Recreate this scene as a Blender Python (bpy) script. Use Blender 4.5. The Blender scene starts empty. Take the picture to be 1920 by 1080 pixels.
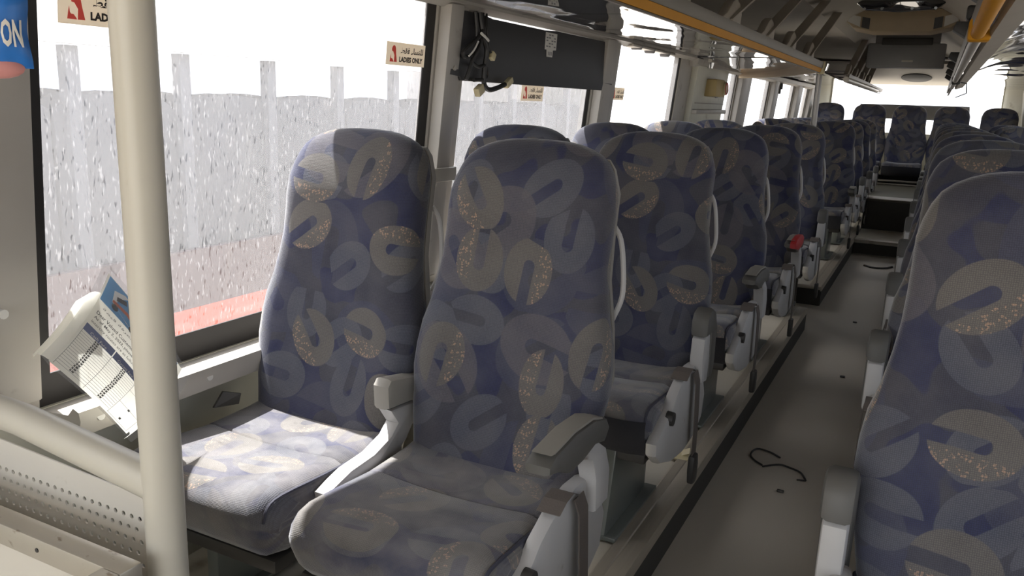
import bpy, bmesh, math, random
from mathutils import Vector, Matrix, noise as mnoise
random.seed(7)
S = bpy.context.scene
COL = S.collection
# ------------------------------------------------------------------ camera, sky, sun, exposure
FL = 0.0                                   # aisle floor height; camera 1.245 m above it
CAM = Vector((0, 0, 1.245))
R_ = Vector((0.8897533, 0.45501847, 0.03601744))
U_ = Vector((-0.13420678, 0.18537575, 0.97346))
F_ = Vector((-0.43626552, 0.87097303, -0.22600525))
cd = bpy.data.cameras.new('camera'); cam = bpy.data.objects.new('camera', cd); COL.objects.link(cam)
cd.sensor_width = 36; cd.lens = 1530 / 1920 * 36; cd.clip_start = 0.02; cd.clip_end = 400
m = Matrix((R_, U_, -F_)).transposed().to_4x4(); m.translation = CAM
cam.matrix_world = m
S.camera = cam
S.view_settings.view_transform = 'Standard'; S.view_settings.look = 'None'
S.view_settings.gamma = 1.0; S.view_settings.use_curve_mapping = False
S.view_settings.exposure = 0.77
w = bpy.data.worlds.new('sky'); S.world = w; w.use_nodes = True
nt = w.node_tree; bg = nt.nodes['Background']
sk = nt.nodes.new('ShaderNodeTexSky'); sk.sky_type = 'NISHITA'; sk.sun_disc = False
sk.sun_elevation = math.radians(62); sk.sun_rotation = math.radians(-67); sk.dust_density = 6; sk.air_density = 1.2; sk.ozone_density = 0.6
hz = nt.nodes.new('ShaderNodeMix'); hz.data_type = 'RGBA'; hz.inputs[0].default_value = 0.75
hz.inputs[7].default_value = (9.0, 9.2, 9.6, 1)          # bright desert haze over the blue
nt.links.new(sk.outputs[0], hz.inputs[6]); nt.links.new(hz.outputs[2], bg.inputs[0])
bg.inputs[1].default_value = 0.36
sd = bpy.data.lights.new('sun', 'SUN'); sd.energy = 16.0; sd.angle = math.radians(0.8); sd.color = (1.0, 0.98, 0.95)
so = bpy.data.objects.new('sun', sd); COL.objects.link(so)
so.rotation_euler = Vector((-0.47, 0.20, 0.86)).to_track_quat('Z', 'Y').to_euler()
so.location = (-8, 4, 14)
S.cycles.max_bounces = 10; S.cycles.transparent_max_bounces = 24
S.cycles.diffuse_bounces = 6; S.cycles.caustics_reflective = False; S.cycles.caustics_refractive = False
S.cycles.use_denoising = True

# ------------------------------------------------------------------ materials
def lin(c):
    return tuple(((x / 255) / 12.92 if x / 255 <= 0.04045 else ((x / 255 + 0.055) / 1.055) ** 2.4) for x in c) + (1,)
def N(nt, t, **k):
    n = nt.nodes.new(t)
    for a, b in k.items(): setattr(n, a, b)
    return n
def math_(nt, op, a, b=None, c=None):
    n = N(nt, 'ShaderNodeMath', operation=op)
    for i, v in enumerate((a, b, c)):
        if v is None: continue
        if isinstance(v, (int, float)): n.inputs[i].default_value = v
        else: nt.links.new(v, n.inputs[i])
    return n.outputs[0]
def mixc(nt, f, a, b):
    n = N(nt, 'ShaderNodeMix', data_type='RGBA')
    for i, v in ((0, f), (6, a), (7, b)):
        if isinstance(v, (int, float, tuple)): n.inputs[i].default_value = v
        else: nt.links.new(v, n.inputs[i])
    return n.outputs[2]
def ramp(nt, v, a, b):
    n = N(nt, 'ShaderNodeMapRange', interpolation_type='SMOOTHSTEP')
    n.inputs[1].default_value = a; n.inputs[2].default_value = b
    nt.links.new(v, n.inputs[0]); return n.outputs[0]
def base(name):
    m = bpy.data.materials.new(name); m.use_nodes = True
    nt = m.node_tree; return m, nt, nt.nodes['Principled BSDF']
def mat(name, rgb, rough=0.5, metal=0.0, var=0.12, vs=6.0, bump=0.0, bs=80.0, spec=0.5, dirt=None, stretch=(1, 1, 1)):
    m, nt, p = base(name)
    tc = N(nt, 'ShaderNodeTexCoord'); mp = N(nt, 'ShaderNodeMapping'); mp.inputs['Scale'].default_value = stretch
    nt.links.new(tc.outputs['Object'], mp.inputs[0])
    n = N(nt, 'ShaderNodeTexNoise'); n.inputs['Scale'].default_value = vs; n.inputs['Detail'].default_value = 6
    nt.links.new(mp.outputs[0], n.inputs['Vector'])
    c = lin(rgb); d = tuple(x * (1 - var) for x in c[:3]) + (1,); e = tuple(min(1, x * (1 + var)) for x in c[:3]) + (1,)
    col = mixc(nt, n.outputs[0], d, e)
    if dirt:
        n2 = N(nt, 'ShaderNodeTexNoise'); n2.inputs['Scale'].default_value = dirt[2]; n2.inputs['Detail'].default_value = 8
        nt.links.new(mp.outputs[0], n2.inputs['Vector'])
        col = mixc(nt, ramp(nt, n2.outputs[0], dirt[1], dirt[1] + .12), col, lin(dirt[0]))
    nt.links.new(col, p.inputs['Base Color'])
    p.inputs['Roughness'].default_value = rough; p.inputs['Metallic'].default_value = metal
    p.inputs['Specular IOR Level'].default_value = spec
    if bump:
        n3 = N(nt, 'ShaderNodeTexNoise'); n3.inputs['Scale'].default_value = bs; n3.inputs['Detail'].default_value = 4
        nt.links.new(mp.outputs[0], n3.inputs['Vector'])
        b = N(nt, 'ShaderNodeBump'); b.inputs['Strength'].default_value = bump; b.inputs['Distance'].default_value = 0.002
        nt.links.new(n3.outputs[0], b.inputs['Height']); nt.links.new(b.outputs[0], p.inputs['Normal'])
    return m

def fabric(name, dust):
    """navy moquette with horseshoe shapes in blue-grey and tan, orange flecks, knit relief"""
    m, nt, p = base(name)
    uv = N(nt, 'ShaderNodeUVMap'); oi = N(nt, 'ShaderNodeObjectInfo')
    off = N(nt, 'ShaderNodeCombineXYZ')
    nt.links.new(math_(nt, 'MULTIPLY', oi.outputs['Random'], 7.3), off.inputs[0])
    nt.links.new(math_(nt, 'MULTIPLY', oi.outputs['Random'], 3.1), off.inputs[1])
    add = N(nt, 'ShaderNodeVectorMath', operation='ADD')
    nt.links.new(uv.outputs[0], add.inputs[0]); nt.links.new(off.outputs[0], add.inputs[1])
    co = add.outputs[0]
    def shoe(scale, r, wd, L, shift, keep):
        sh = N(nt, 'ShaderNodeVectorMath', operation='ADD'); nt.links.new(co, sh.inputs[0]); sh.inputs[1].default_value = shift
        v = N(nt, 'ShaderNodeTexVoronoi', voronoi_dimensions='2D'); v.inputs['Scale'].default_value = scale; v.inputs['Randomness'].default_value = 0.75
        nt.links.new(sh.outputs[0], v.inputs['Vector'])
        d = N(nt, 'ShaderNodeVectorMath', operation='SUBTRACT'); nt.links.new(sh.outputs[0], d.inputs[0]); nt.links.new(v.outputs['Position'], d.inputs[1])
        sc = N(nt, 'ShaderNodeSeparateColor'); nt.links.new(v.outputs['Color'], sc.inputs[0])
        rot = N(nt, 'ShaderNodeVectorRotate', rotation_type='Z_AXIS'); nt.links.new(d.outputs[0], rot.inputs['Vector'])
        q = math_(nt, 'MULTIPLY', math_(nt, 'FLOOR', math_(nt, 'MULTIPLY', sc.outputs[0], 8.0)), 0.7854)
        nt.links.new(math_(nt, 'ADD', q, 0.15), rot.inputs['Angle'])
        sx = N(nt, 'ShaderNodeSeparateXYZ'); nt.links.new(rot.outputs[0], sx.inputs[0])
        x, y = sx.outputs[0], sx.outputs[1]
        Rr = r + wd; sw = max(.008, r - wd)             # oval with a slot open at one end
        ex = math_(nt, 'DIVIDE', x, Rr); ey = math_(nt, 'DIVIDE', y, Rr * 1.28)
        el = math_(nt, 'SQRT', math_(nt, 'ADD', math_(nt, 'MULTIPLY', ex, ex), math_(nt, 'MULTIPLY', ey, ey)))
        a = ramp(nt, math_(nt, 'SUBTRACT', 1.0, el), -.015, .025)
        yc = math_(nt, 'MAXIMUM', math_(nt, 'SUBTRACT', y, L), 0.0)
        ln = math_(nt, 'SQRT', math_(nt, 'ADD', math_(nt, 'MULTIPLY', x, x), math_(nt, 'MULTIPLY', yc, yc)))
        b = ramp(nt, math_(nt, 'SUBTRACT', ln, sw), -.0008, .0012)
        k = math_(nt, 'GREATER_THAN', sc.outputs[1], 1 - keep)
        return math_(nt, 'MULTIPLY', math_(nt, 'MULTIPLY', a, b), k), sc.outputs[2], x, y
    navy = lin((44, 50, 84)); navy2 = lin((66, 69, 90)); blueg = lin((87, 90, 102)); tan = lin((108, 104, 100)); oran = lin((205, 165, 138))
    base1, _, _, _ = shoe(4.6, .048, .030, .02, (3.3, 1.7, 0), .9)
    gn = N(nt, 'ShaderNodeTexNoise'); gn.inputs['Scale'].default_value = 8; gn.inputs['Detail'].default_value = 1; nt.links.new(co, gn.inputs['Vector'])
    ground = mixc(nt, ramp(nt, gn.outputs[0], .475, .49), navy, lin((66, 67, 80)))
    c = mixc(nt, base1, ground, navy2)
    s0, _, _, _ = shoe(6.1, .033, .021, .012, (9.1, 4.4, 0), .9)
    c = mixc(nt, s0, c, blueg)
    s1, rr, x1, y1 = shoe(5.6, .034, .0215, .012, (1.2, 8.8, 0), .80)
    s2, _, _, _ = shoe(4.1, .044, .028, .015, (5.7, 2.9, 0), .55)
    c = mixc(nt, math_(nt, 'MULTIPLY', s2, .75), c, lin((98, 95, 102)))
    c = mixc(nt, s1, c, tan)
    fl = N(nt, 'ShaderNodeTexVoronoi', voronoi_dimensions='2D'); fl.inputs['Scale'].default_value = 170
    nt.links.new(co, fl.inputs['Vector'])
    flm = math_(nt, 'LESS_THAN', fl.outputs['Distance'], 0.36)
    fn = N(nt, 'ShaderNodeTexNoise'); fn.inputs['Scale'].default_value = 75; nt.links.new(co, fn.inputs['Vector'])
    side = math_(nt, 'MULTIPLY', math_(nt, 'GREATER_THAN', x1, .02), math_(nt, 'GREATER_THAN', fn.outputs[0], .52))
    c = mixc(nt, math_(nt, 'MULTIPLY', math_(nt, 'MULTIPLY', s1, side), math_(nt, 'MULTIPLY', flm, .6)), c, oran)
    # knit: small dots
    kn = N(nt, 'ShaderNodeTexVoronoi', voronoi_dimensions='2D'); kn.inputs['Scale'].default_value = 310; kn.inputs['Randomness'].default_value = .25
    nt.links.new(co, kn.inputs['Vector'])
    kv = ramp(nt, kn.outputs['Distance'], .05, .55)
    c = mixc(nt, math_(nt, 'MULTIPLY', kv, .45), c, lin((24, 26, 40)))
    # worn greyish patches and dust; on cushions also stands in for sunlight
    wn = N(nt, 'ShaderNodeTexNoise'); wn.inputs['Scale'].default_value = 11; wn.inputs['Detail'].default_value = 6; nt.links.new(co, wn.inputs['Vector'])
    c = mixc(nt, math_(nt, 'MULTIPLY', ramp(nt, wn.outputs[0], .05, .8), dust), c, lin((150, 146, 140)))
    nt.links.new(c, p.inputs['Base Color'])
    p.inputs['Roughness'].default_value = .92; p.inputs['Specular IOR Level'].default_value = .15
    p.inputs['Sheen Weight'].default_value = .45; p.inputs['Sheen Roughness'].default_value = .35
    b = N(nt, 'ShaderNodeBump'); b.inputs['Strength'].default_value = .55; b.inputs['Distance'].default_value = .0012
    b.invert = True
    nt.links.new(kn.outputs['Distance'], b.inputs['Height']); nt.links.new(b.outputs[0], p.inputs['Normal'])
    return m

def dirty_glass(name, dust, tint=(.80, .81, .83, 1)):
    m, nt, p = base(name); nt.nodes.remove(p); out = nt.nodes['Material Output']
    g = N(nt, 'ShaderNodeNewGeometry')
    def streak(sc, rot, th0, th1, det=2.0):
        mp = N(nt, 'ShaderNodeMapping'); mp.inputs['Rotation'].default_value = (rot, 0, 0); mp.inputs['Scale'].default_value = sc
        nt.links.new(g.outputs['Position'], mp.inputs[0])
        n = N(nt, 'ShaderNodeTexNoise'); n.inputs['Scale'].default_value = 1; n.inputs['Detail'].default_value = det
        nt.links.new(mp.outputs[0], n.inputs['Vector']); return ramp(nt, n.outputs[0], th0, th1)
    light = streak((60, 190, 50), .16, .60, .68)
    dark = streak((50, 160, 44), .12, .61, .69)
    cloud = streak((3, 3, 2), 0, .3, .8, 5)
    fac = math_(nt, 'ADD', math_(nt, 'MULTIPLY', light, .22), math_(nt, 'ADD', math_(nt, 'MULTIPLY', cloud, .05), dust))
    fac = math_(nt, 'SUBTRACT', fac, math_(nt, 'MULTIPLY', dark, .20))
    fac = math_(nt, 'MAXIMUM', fac, 0.02)
    tr = N(nt, 'ShaderNodeBsdfTransparent'); tr.inputs[0].default_value = tint
    tl = N(nt, 'ShaderNodeBsdfTranslucent'); tl.inputs[0].default_value = (.235, .235, .24, 1)
    mx = N(nt, 'ShaderNodeMixShader'); nt.links.new(fac, mx.inputs[0]); nt.links.new(tr.outputs[0], mx.inputs[1]); nt.links.new(tl.outputs[0], mx.inputs[2])
    gl = N(nt, 'ShaderNodeBsdfGlossy'); gl.inputs['Roughness'].default_value = .03
    m2 = N(nt, 'ShaderNodeMixShader'); m2.inputs[0].default_value = .035
    nt.links.new(mx.outputs[0], m2.inputs[1]); nt.links.new(gl.outputs[0], m2.inputs[2]); nt.links.new(m2.outputs[0], out.inputs[0])
    return m

def glossy_film(name):
    m, nt, p = base(name)
    p.inputs['Base Color'].default_value = lin((40, 40, 46)); p.inputs['Roughness'].default_value = .03
    p.inputs['IOR'].default_value = 1.9; p.inputs['Coat Weight'].default_value = .6; p.inputs['Coat Roughness'].default_value = .03
    g = N(nt, 'ShaderNodeNewGeometry'); mp = N(nt, 'ShaderNodeMapping'); mp.inputs['Scale'].default_value = (3, 1.1, 3)
    nt.links.new(g.outputs['Position'], mp.inputs[0])
    n = N(nt, 'ShaderNodeTexNoise'); n.inputs['Scale'].default_value = 1.0; n.inputs['Detail'].default_value = 1.5
    nt.links.new(mp.outputs[0], n.inputs['Vector'])
    b = N(nt, 'ShaderNodeBump'); b.inputs['Strength'].default_value = .8; b.inputs['Distance'].default_value = .035
    nt.links.new(n.outputs[0], b.inputs['Height']); nt.links.new(b.outputs[0], p.inputs['Normal'])
    nt.links.new(b.outputs[0], p.inputs['Coat Normal'])
    return m

def thin_paper(name, rgb, tf=.45):
    m, nt, p = base(name); out = nt.nodes['Material Output']
    p.inputs['Base Color'].default_value = lin(rgb); p.inputs['Roughness'].default_value = .6
    tl = N(nt, 'ShaderNodeBsdfTranslucent'); tl.inputs[0].default_value = lin(rgb)
    mx = N(nt, 'ShaderNodeMixShader'); mx.inputs[0].default_value = tf
    nt.links.new(p.outputs[0], mx.inputs[1]); nt.links.new(tl.outputs[0], mx.inputs[2]); nt.links.new(mx.outputs[0], out.inputs[0])
    return m
def clear_plastic(name, tint=(.9, .9, .9, 1), veil=.12):
    m, nt, p = base(name); out = nt.nodes['Material Output']
    p.inputs['Base Color'].default_value = (.8, .8, .8, 1); p.inputs['Roughness'].default_value = .15
    tr = N(nt, 'ShaderNodeBsdfTransparent'); tr.inputs[0].default_value = tint
    mx = N(nt, 'ShaderNodeMixShader'); mx.inputs[0].default_value = veil
    nt.links.new(tr.outputs[0], mx.inputs[1]); nt.links.new(p.outputs[0], mx.inputs[2]); nt.links.new(mx.outputs[0], out.inputs[0])
    return m

FAB = fabric('moquette', .16); FABC = fabric('moquette_dusty_sunlit', .5)  # second copy greyer: dust, plus light from above put into the colour
PIPE = mat('piping', (58, 58, 70), .8)
DARKF = mat('cushion_front_dark', (36, 36, 42), .9, bump=.3, bs=300)
SHELL = mat('seat_shell', (176, 174, 172), .45, dirt=((120, 105, 88), .62, 9))
SHELLB = mat('seat_back_shell', (150, 146, 138), .5)
PAD = mat('armrest_pad', (86, 84, 80), .55)
PADT = mat('armrest_pad_top', (140, 136, 128), .6)
DARKP = mat('dark_plastic', (52, 50, 48), .5)
WEB = mat('belt_webbing', (88, 80, 74), .8, bump=.3, bs=300)
PED = mat('pedestal_paint', (104, 108, 104), .28)
CREAM = mat('wall_panel', (196, 194, 180), .55, dirt=((150, 140, 122), .62, 5))
POST = mat('post_trim', (168, 163, 155), .5, dirt=((120, 112, 100), .66, 8))
SILL = mat('sill_trim', (178, 173, 164), .45)
FRIT = mat('black_frit', (44, 42, 41), .5, spec=.3)
RUB = mat('window_rubber', (42, 42, 44), .6)
GLASS = dirty_glass('dirty_glass', .25); GLASSC = dirty_glass('clearer_glass', .12); GLASSDIM = dirty_glass('dimming_glass', .10, (.28, .29, .31, 1))  # last one: tint added on the unseen right windows to dim the cabin
FLOORM = mat('floor_vinyl', (166, 159, 147), .5, var=.08, vs=3, bump=.15, bs=200)
PLATM = mat('platform_vinyl', (190, 184, 170), .5, var=.12, vs=4, dirt=((140, 130, 112), .6, 5))
STEPM = mat('rear_step_vinyl_shaded', (92, 88, 74), .6)  # olive floor tone with the shade over the rear step put in
NOSE = mat('aluminium_nosing', (168, 160, 146), .45, metal=.35, stretch=(20, 1, 20))
RISER = mat('riser_carpet', (62, 60, 56), .8)
CEIL = mat('ceiling_lining', (192, 185, 174), .7, vs=3, bump=.2, bs=150)
FILM = glossy_film('glossy_black_film')
YEL = mat('yellow_insert', (184, 128, 18), .6, vs=9, spec=.25)
ALU = mat('aluminium', (176, 170, 160), .4, metal=.5, stretch=(10, 1, 10))
ALUD = mat('aluminium_dull', (108, 102, 92), .5, metal=.3, stretch=(10, 1, 10))
GREYB = mat('grey_bracket', (150, 143, 132), .55)
DGREY = mat('dark_grey_plastic', (138, 137, 137), .55)
POLEM = mat('cream_pole_paint', (180, 175, 162), .38, dirt=((140, 124, 100), .66, 14))
STEEL = mat('brushed_steel', (180, 173, 160), .38, metal=.5, var=.06, stretch=(4, 7, 7), dirt=((120, 104, 86), .62, 9))
STEELP = mat('steel_sheet', (206, 200, 188), .45, metal=.1, dirt=((140, 120, 96), .64, 12))
CHROME = mat('chrome', (200, 200, 200), .15, metal=1)
BLACKP = mat('black_board', (50, 50, 52), .55)
WIRE = mat('black_wire', (38, 37, 36), .5)
CONN = mat('cream_connector', (200, 188, 150), .5)
WHITEL = mat('white_label', (214, 212, 206), .6)
INK = mat('black_ink', (44, 40, 38), .7)
STK = thin_paper('sticker_cream', (246, 238, 224), .2); STKR = thin_paper('sticker_red', (222, 92, 84), .3)
RED = mat('red_plastic', (176, 40, 44), .5)
BEIGE = mat('beige_fibreglass', (176, 158, 130), .55)
BEIGEB = mat('beige_box', (178, 156, 104), .5)
PAPER = thin_paper('paper', (236, 234, 222)); BLUEP = mat('print_blue', (96, 160, 208), .6); NAVYP = mat('print_navy', (84, 98, 146), .6)
LINEP = mat('print_line', (128, 128, 130), .7); ORANP = mat('print_orange', (196, 102, 62), .6); WHITEP = mat('print_white', (238, 236, 230), .6)
PLAST = clear_plastic('clear_sleeve', veil=.18)
BAGB = mat('blue_packet', (44, 112, 190), .3, bump=.5, bs=30); BAGW = mat('packet_white', (220, 216, 206), .4)
PINK = mat('packet_pink', (196, 134, 130), .5)
NWHITE = mat('coach_white', (214, 212, 208), .4); NRED = mat('coach_red', (198, 92, 74), .5); NDARK = mat('coach_post_grey', (62, 62, 66), .6)
NSEAT = mat('coach_seat_grey', (96, 96, 102), .8)
NPOST = mat('coach_post_light', (132, 132, 138), .7)
NPINK = mat('coach_pink_grey', (84, 66, 66), .6)
NGLASS = clear_plastic('coach_glass', (.62, .63, .66, 1), .08)
SAND = mat('sand_ground', (172, 164, 152), .9, vs=.4)

# ------------------------------------------------------------------ mesh helpers
def BM(): return bmesh.new()
def box(bm, c, s, bev=0.0, rot=None, seg=2):
    M = Matrix.Translation(c)
    if rot is not None: M = M @ rot.to_4x4()
    g = bmesh.ops.create_cube(bm, size=1.0, matrix=M @ Matrix.Diagonal((s[0], s[1], s[2], 1)))
    if bev:
        es = list({e for v in g['verts'] for e in v.link_edges})
        bmesh.ops.bevel(bm, geom=es, offset=bev, segments=seg, profile=.5, affect='EDGES', clamp_overlap=True)
def tube(bm, pts, r, n=12, caps=True):
    pts = [Vector(p) for p in pts]; rings = []
    up = None
    for i, p in enumerate(pts):
        t = (pts[min(i + 1, len(pts) - 1)] - pts[max(i - 1, 0)]).normalized()
        if up is None:
            up = t.orthogonal().normalized()
        else:
            up = (up - t * up.dot(t)).normalized()
        b = t.cross(up); rr = r[i] if isinstance(r, (list, tuple)) else r
        rings.append([bm.verts.new(p + (up * math.cos(a) + b * math.sin(a)) * rr) for a in [2 * math.pi * k / n for k in range(n)]])
    for a, b in zip(rings, rings[1:]):
        for k in range(n): bm.faces.new((a[k], a[(k + 1) % n], b[(k + 1) % n], b[k]))
    if caps:
        bm.faces.new(rings[0][::-1]); bm.faces.new(rings[-1])
def smooth_path(pts, k=6):
    P = [Vector(p) for p in pts]; P = [P[0] * 2 - P[1]] + P + [P[-1] * 2 - P[-2]]; o = []
    for i in range(1, len(P) - 2):
        a, b, c, d = P[i - 1:i + 3]
        for j in range(k):
            t = j / k
            o.append(.5 * ((2 * b) + (c - a) * t + (2 * a - 5 * b + 4 * c - d) * t * t + (3 * b - a - 3 * c + d) * t ** 3))
    o.append(P[-2]); return o
def prism(bm, poly, axis, a0, a1, bev=0.0):
    """poly in the two other axes (x: (y,z), y: (x,z), z: (x,y)), extruded a0..a1"""
    def P(q, a): return {'x': (a, q[0], q[1]), 'y': (q[0], a, q[1]), 'z': (q[0], q[1], a)}[axis]
    A = [bm.verts.new(P(q, a0)) for q in poly]; B = [bm.verts.new(P(q, a1)) for q in poly]
    fs = [bm.faces.new(A), bm.faces.new(B[::-1])]
    n = len(poly)
    for i in range(n): fs.append(bm.faces.new((A[i], B[i], B[(i + 1) % n], A[(i + 1) % n])))
    bmesh.ops.recalc_face_normals(bm, faces=fs)
    if bev:
        es = [e for e in {e for f in fs for e in f.edges} if len({f for f in e.link_faces}) == 2 and (e.link_faces[0] in fs[:2] or e.link_faces[1] in fs[:2])]
        bmesh.ops.bevel(bm, geom=es, offset=bev, segments=2, profile=.5, affect='EDGES', clamp_overlap=True)
def slab(bm, pts, th):
    """flat polygon given in 3-D, thickened along its normal"""
    pts = [Vector(p) for p in pts]; n = (pts[1] - pts[0]).cross(pts[-1] - pts[0]).normalized() * th
    A = [bm.verts.new(p) for p in pts]; B = [bm.verts.new(p - n) for p in pts]
    fs = [bm.faces.new(A), bm.faces.new(B[::-1])]
    for i in range(len(pts)): fs.append(bm.faces.new((A[i], B[i], B[(i + 1) % len(pts)], A[(i + 1) % len(pts)])))
    bmesh.ops.recalc_face_normals(bm, faces=fs)
def obj(name, bm, m, parent=None, smooth=35):
    me = bpy.data.meshes.new(name); bm.normal_update(); bm.to_mesh(me); bm.free()
    return link(name, me, m, parent, smooth)
def link(name, me, m, parent=None, smooth=35):
    me.materials.clear(); me.materials.append(m)
    if smooth:
        for p in me.polygons: p.use_smooth = True
        me.set_sharp_from_angle(angle=math.radians(smooth))
    o = bpy.data.objects.new(name, me); COL.objects.link(o)
    if parent: o.parent = parent
    return o
def tag(o, label, cat, group=None):
    o['label'] = label; o['category'] = cat
    if group: o['group'] = group
    return o
def thing(name, label, cat, loc=(0, 0, 0), rz=0, group=None):
    o = bpy.data.objects.new(name, None); COL.objects.link(o); o.location = loc; o.rotation_euler = (0, 0, rz)
    o.empty_display_size = .1
    return tag(o, label, cat, group)
def struct(name, bm, m, parent=None, smooth=35):
    o = obj(name, bm, m, parent, smooth)
    if not parent: o['kind'] = 'structure'
    return o
def sempty(name):
    o = bpy.data.objects.new(name, None); COL.objects.link(o); o['kind'] = 'structure'; return o
def text_mesh(s, size, bold=0.0, xs=1.0, align='LEFT'):
    c = bpy.data.curves.new('t', 'FONT'); c.body = s; c.size = size; c.offset = bold; c.align_x = align; c.resolution_u = 2
    o = bpy.data.objects.new('t', c); COL.objects.link(o)
    me = bpy.data.meshes.new_from_object(o.evaluated_get(bpy.context.evaluated_depsgraph_get()))
    bpy.data.objects.remove(o); bpy.data.curves.remove(c)
    for v in me.vertices: v.co.x *= xs
    return me
def fit_text(s, x0, y0, x1, y1, bold=0.0):
    """text mesh stretched to fill a rectangle of the local x-y plane"""
    me = text_mesh(s, 1.0, bold)
    X = [v.co.x for v in me.vertices]; Y = [v.co.y for v in me.vertices]
    ax, ay = (x1 - x0) / (max(X) - min(X)), (y1 - y0) / (max(Y) - min(Y)); mx, my = min(X), min(Y)
    for v in me.vertices: v.co = (x0 + (v.co.x - mx) * ax, y0 + (v.co.y - my) * ay, 0)
    return me
def flat_poly(polys):
    me = bpy.data.meshes.new('p'); V = []; Fc = []
    for p in polys:
        Fc.append(tuple(range(len(V), len(V) + len(p)))); V += [(a, b, 0) for a, b in p]
    me.from_pydata(V, [], Fc); return me
def copy_tree(o, parent=None):
    c = o.copy(); COL.objects.link(c)
    if parent: c.parent = parent
    for ch in list(o.children): copy_tree(ch, c)
    return c

# ------------------------------------------------------------------ the setting
def wx(z): return -1.475 + .09 * (z - 1.245)        # left wall leans in towards the roof
def wr(z): return .885 - .09 * (z - 1.245)
ZP, XE, XR = .125, -.53, -.06                       # platform height, platform edges beside the aisle
b = BM(); box(b, (-.3, 4.3, -.04), (2.6, 16.4, .08)); struct('floor', b, FLOORM)
def platform(name, x0, x1, y0, y1, side, z=ZP):
    b = BM(); box(b, ((x0 + x1) / 2, (y0 + y1) / 2, z / 2 - .003), (x1 - x0, y1 - y0, z - .006)); p = struct(name, b, PLATM)
    e = x1 if side > 0 else x0
    b = BM()
    prism(b, [(e - side * .075, z - .006), (e - side * .075, z), (e - side * .07, z + .004), (e - side * .045, z + .004), (e - side * .042, z + .001), (e - side * .036, z + .004),
              (e + side * .004, z + .004), (e + side * .008, z - .004), (e + side * .008, z - .028), (e - side * .002, z - .028), (e - side * .002, z - .006)], 'y', y0, y1)
    obj('nosing', b, NOSE, p)
    b = BM(); box(b, (e + side * .002, (y0 + y1) / 2, (z - .03) / 2), (.008, y1 - y0, z - .03)); obj('riser', b, RISER, p)
    return p
pl = platform('platform_left', -1.5, XE, -.9, 4.86, 1)
b = BM(); box(b, ((-1.5 + XE) / 2, 4.862, ZP / 2), (-XE + -(-1.5) - 1.5 - .0 + .97 if False else 1.5 + XE, .012, ZP + .006)); obj('end_nosing', b, NOSE, pl)
pl2 = platform('platform_left', -1.5, XE, 5.53, 11.3, 1)
b = BM(); box(b, ((-1.5 + XE) / 2, 5.526, ZP - .006), (1.5 + XE + .01, .02, .02), .003); obj('end_nosing', b, NOSE, pl2)
b = BM(); box(b, ((-1.5 + XE) / 2, 5.527, (ZP - .02) / 2), (1.5 + XE, .006, ZP - .02)); obj('riser', b, RISER, pl2)
platform('platform_right', XR, .92, -.9, 11.3, -1)
# aisle steps at the rear
st = sempty('rear_step')
b = BM(); box(b, ((XE + XR) / 2, (7.85 + 11.3) / 2, ZP / 2), (XR - XE - .02, 11.3 - 7.85, ZP - .002)); obj('tread', b, PLATM, st)
b = BM(); box(b, ((XE + XR) / 2, 7.848, ZP / 2 - .01), (XR - XE - .02, .012, ZP - .03)); obj('riser', b, RISER, st)
b = BM(); box(b, ((XE + XR) / 2, 7.90, ZP + .002), (XR - XE - .02, .12, .006), .002); obj('nosing', b, NOSE, st)
b = BM(); box(b, ((XE + XR) / 2, (8.7 + 11.3) / 2, .27), (XR - XE, 11.3 - 8.7, .30)); obj('tread', b, STEPM, st)
b = BM(); box(b, ((XE + XR) / 2, 8.698, .25), (XR - XE, .012, .30)); obj('riser', b, RISER, st)
b = BM(); box(b, ((XE + XR) / 2, 8.83, .421), (XR - XE, .28, .008), .002); obj('nosing', b, ALU, st)
# left wall
wl = sempty('wall_left')
def wslab(bm, y0, y1, z0, z1, off0, off1, right=False):
    f = wr if right else wx; s = -1 if right else 1
    prism(bm, [(f(z0) + s * off0, z0), (f(z0) + s * off1, z0), (f(z1) + s * off1, z1), (f(z1) + s * off0, z1)], 'y', y0, y1)
b = BM(); wslab(b, -1.6, 11.4, -.1, .60, -.05, 0); obj('lower_panel', b, CREAM, wl)
b = BM(); wslab(b, -1.6, 11.4, 1.535, 2.0, -.05, 0); obj('upper_panel', b, CREAM, wl)
POSTS = [(-1.6, -.75), (.35, .955), (2.305, 2.46), (3.70, 3.95), (5.12, 6.32), (6.74, 7.22), (8.22, 8.62), (9.72, 10.2), (10.8, 11.4)]
for y0, y1 in POSTS:
    b = BM(); wslab(b, y0, y1, .60, 1.535, -.05, 0)
    if y1 - y0 < 1:                       # raised trim moulding
        yc = (y0 + y1) / 2; h = (y1 - y0) / 2
        prism(b, [(wx(.6) + .0, .62), (wx(.6) + .045, .64), (wx(1.53) + .045, 1.53), (wx(1.53), 1.53)], 'y', yc - h * .9, yc + h * .15, .006)
        prism(b, [(wx(.6) + .0, .62), (wx(.6) + .025, .63), (wx(1.53) + .025, 1.53), (wx(1.53), 1.53)], 'y', yc + h * .1, yc + h * .98, .006)
    obj('pillar', b, POST, wl)
b = BM(); tube(b, [(wx(.83) + .02, .862, .83), (wx(.83) + .052, .862, .83)], .009, 10); tube(b, [(wx(1.3) + .02, .862, 1.3), (wx(1.3) + .052, .862, 1.3)], .009, 10); obj('screw_cap', b, WHITEL, wl)
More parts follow.
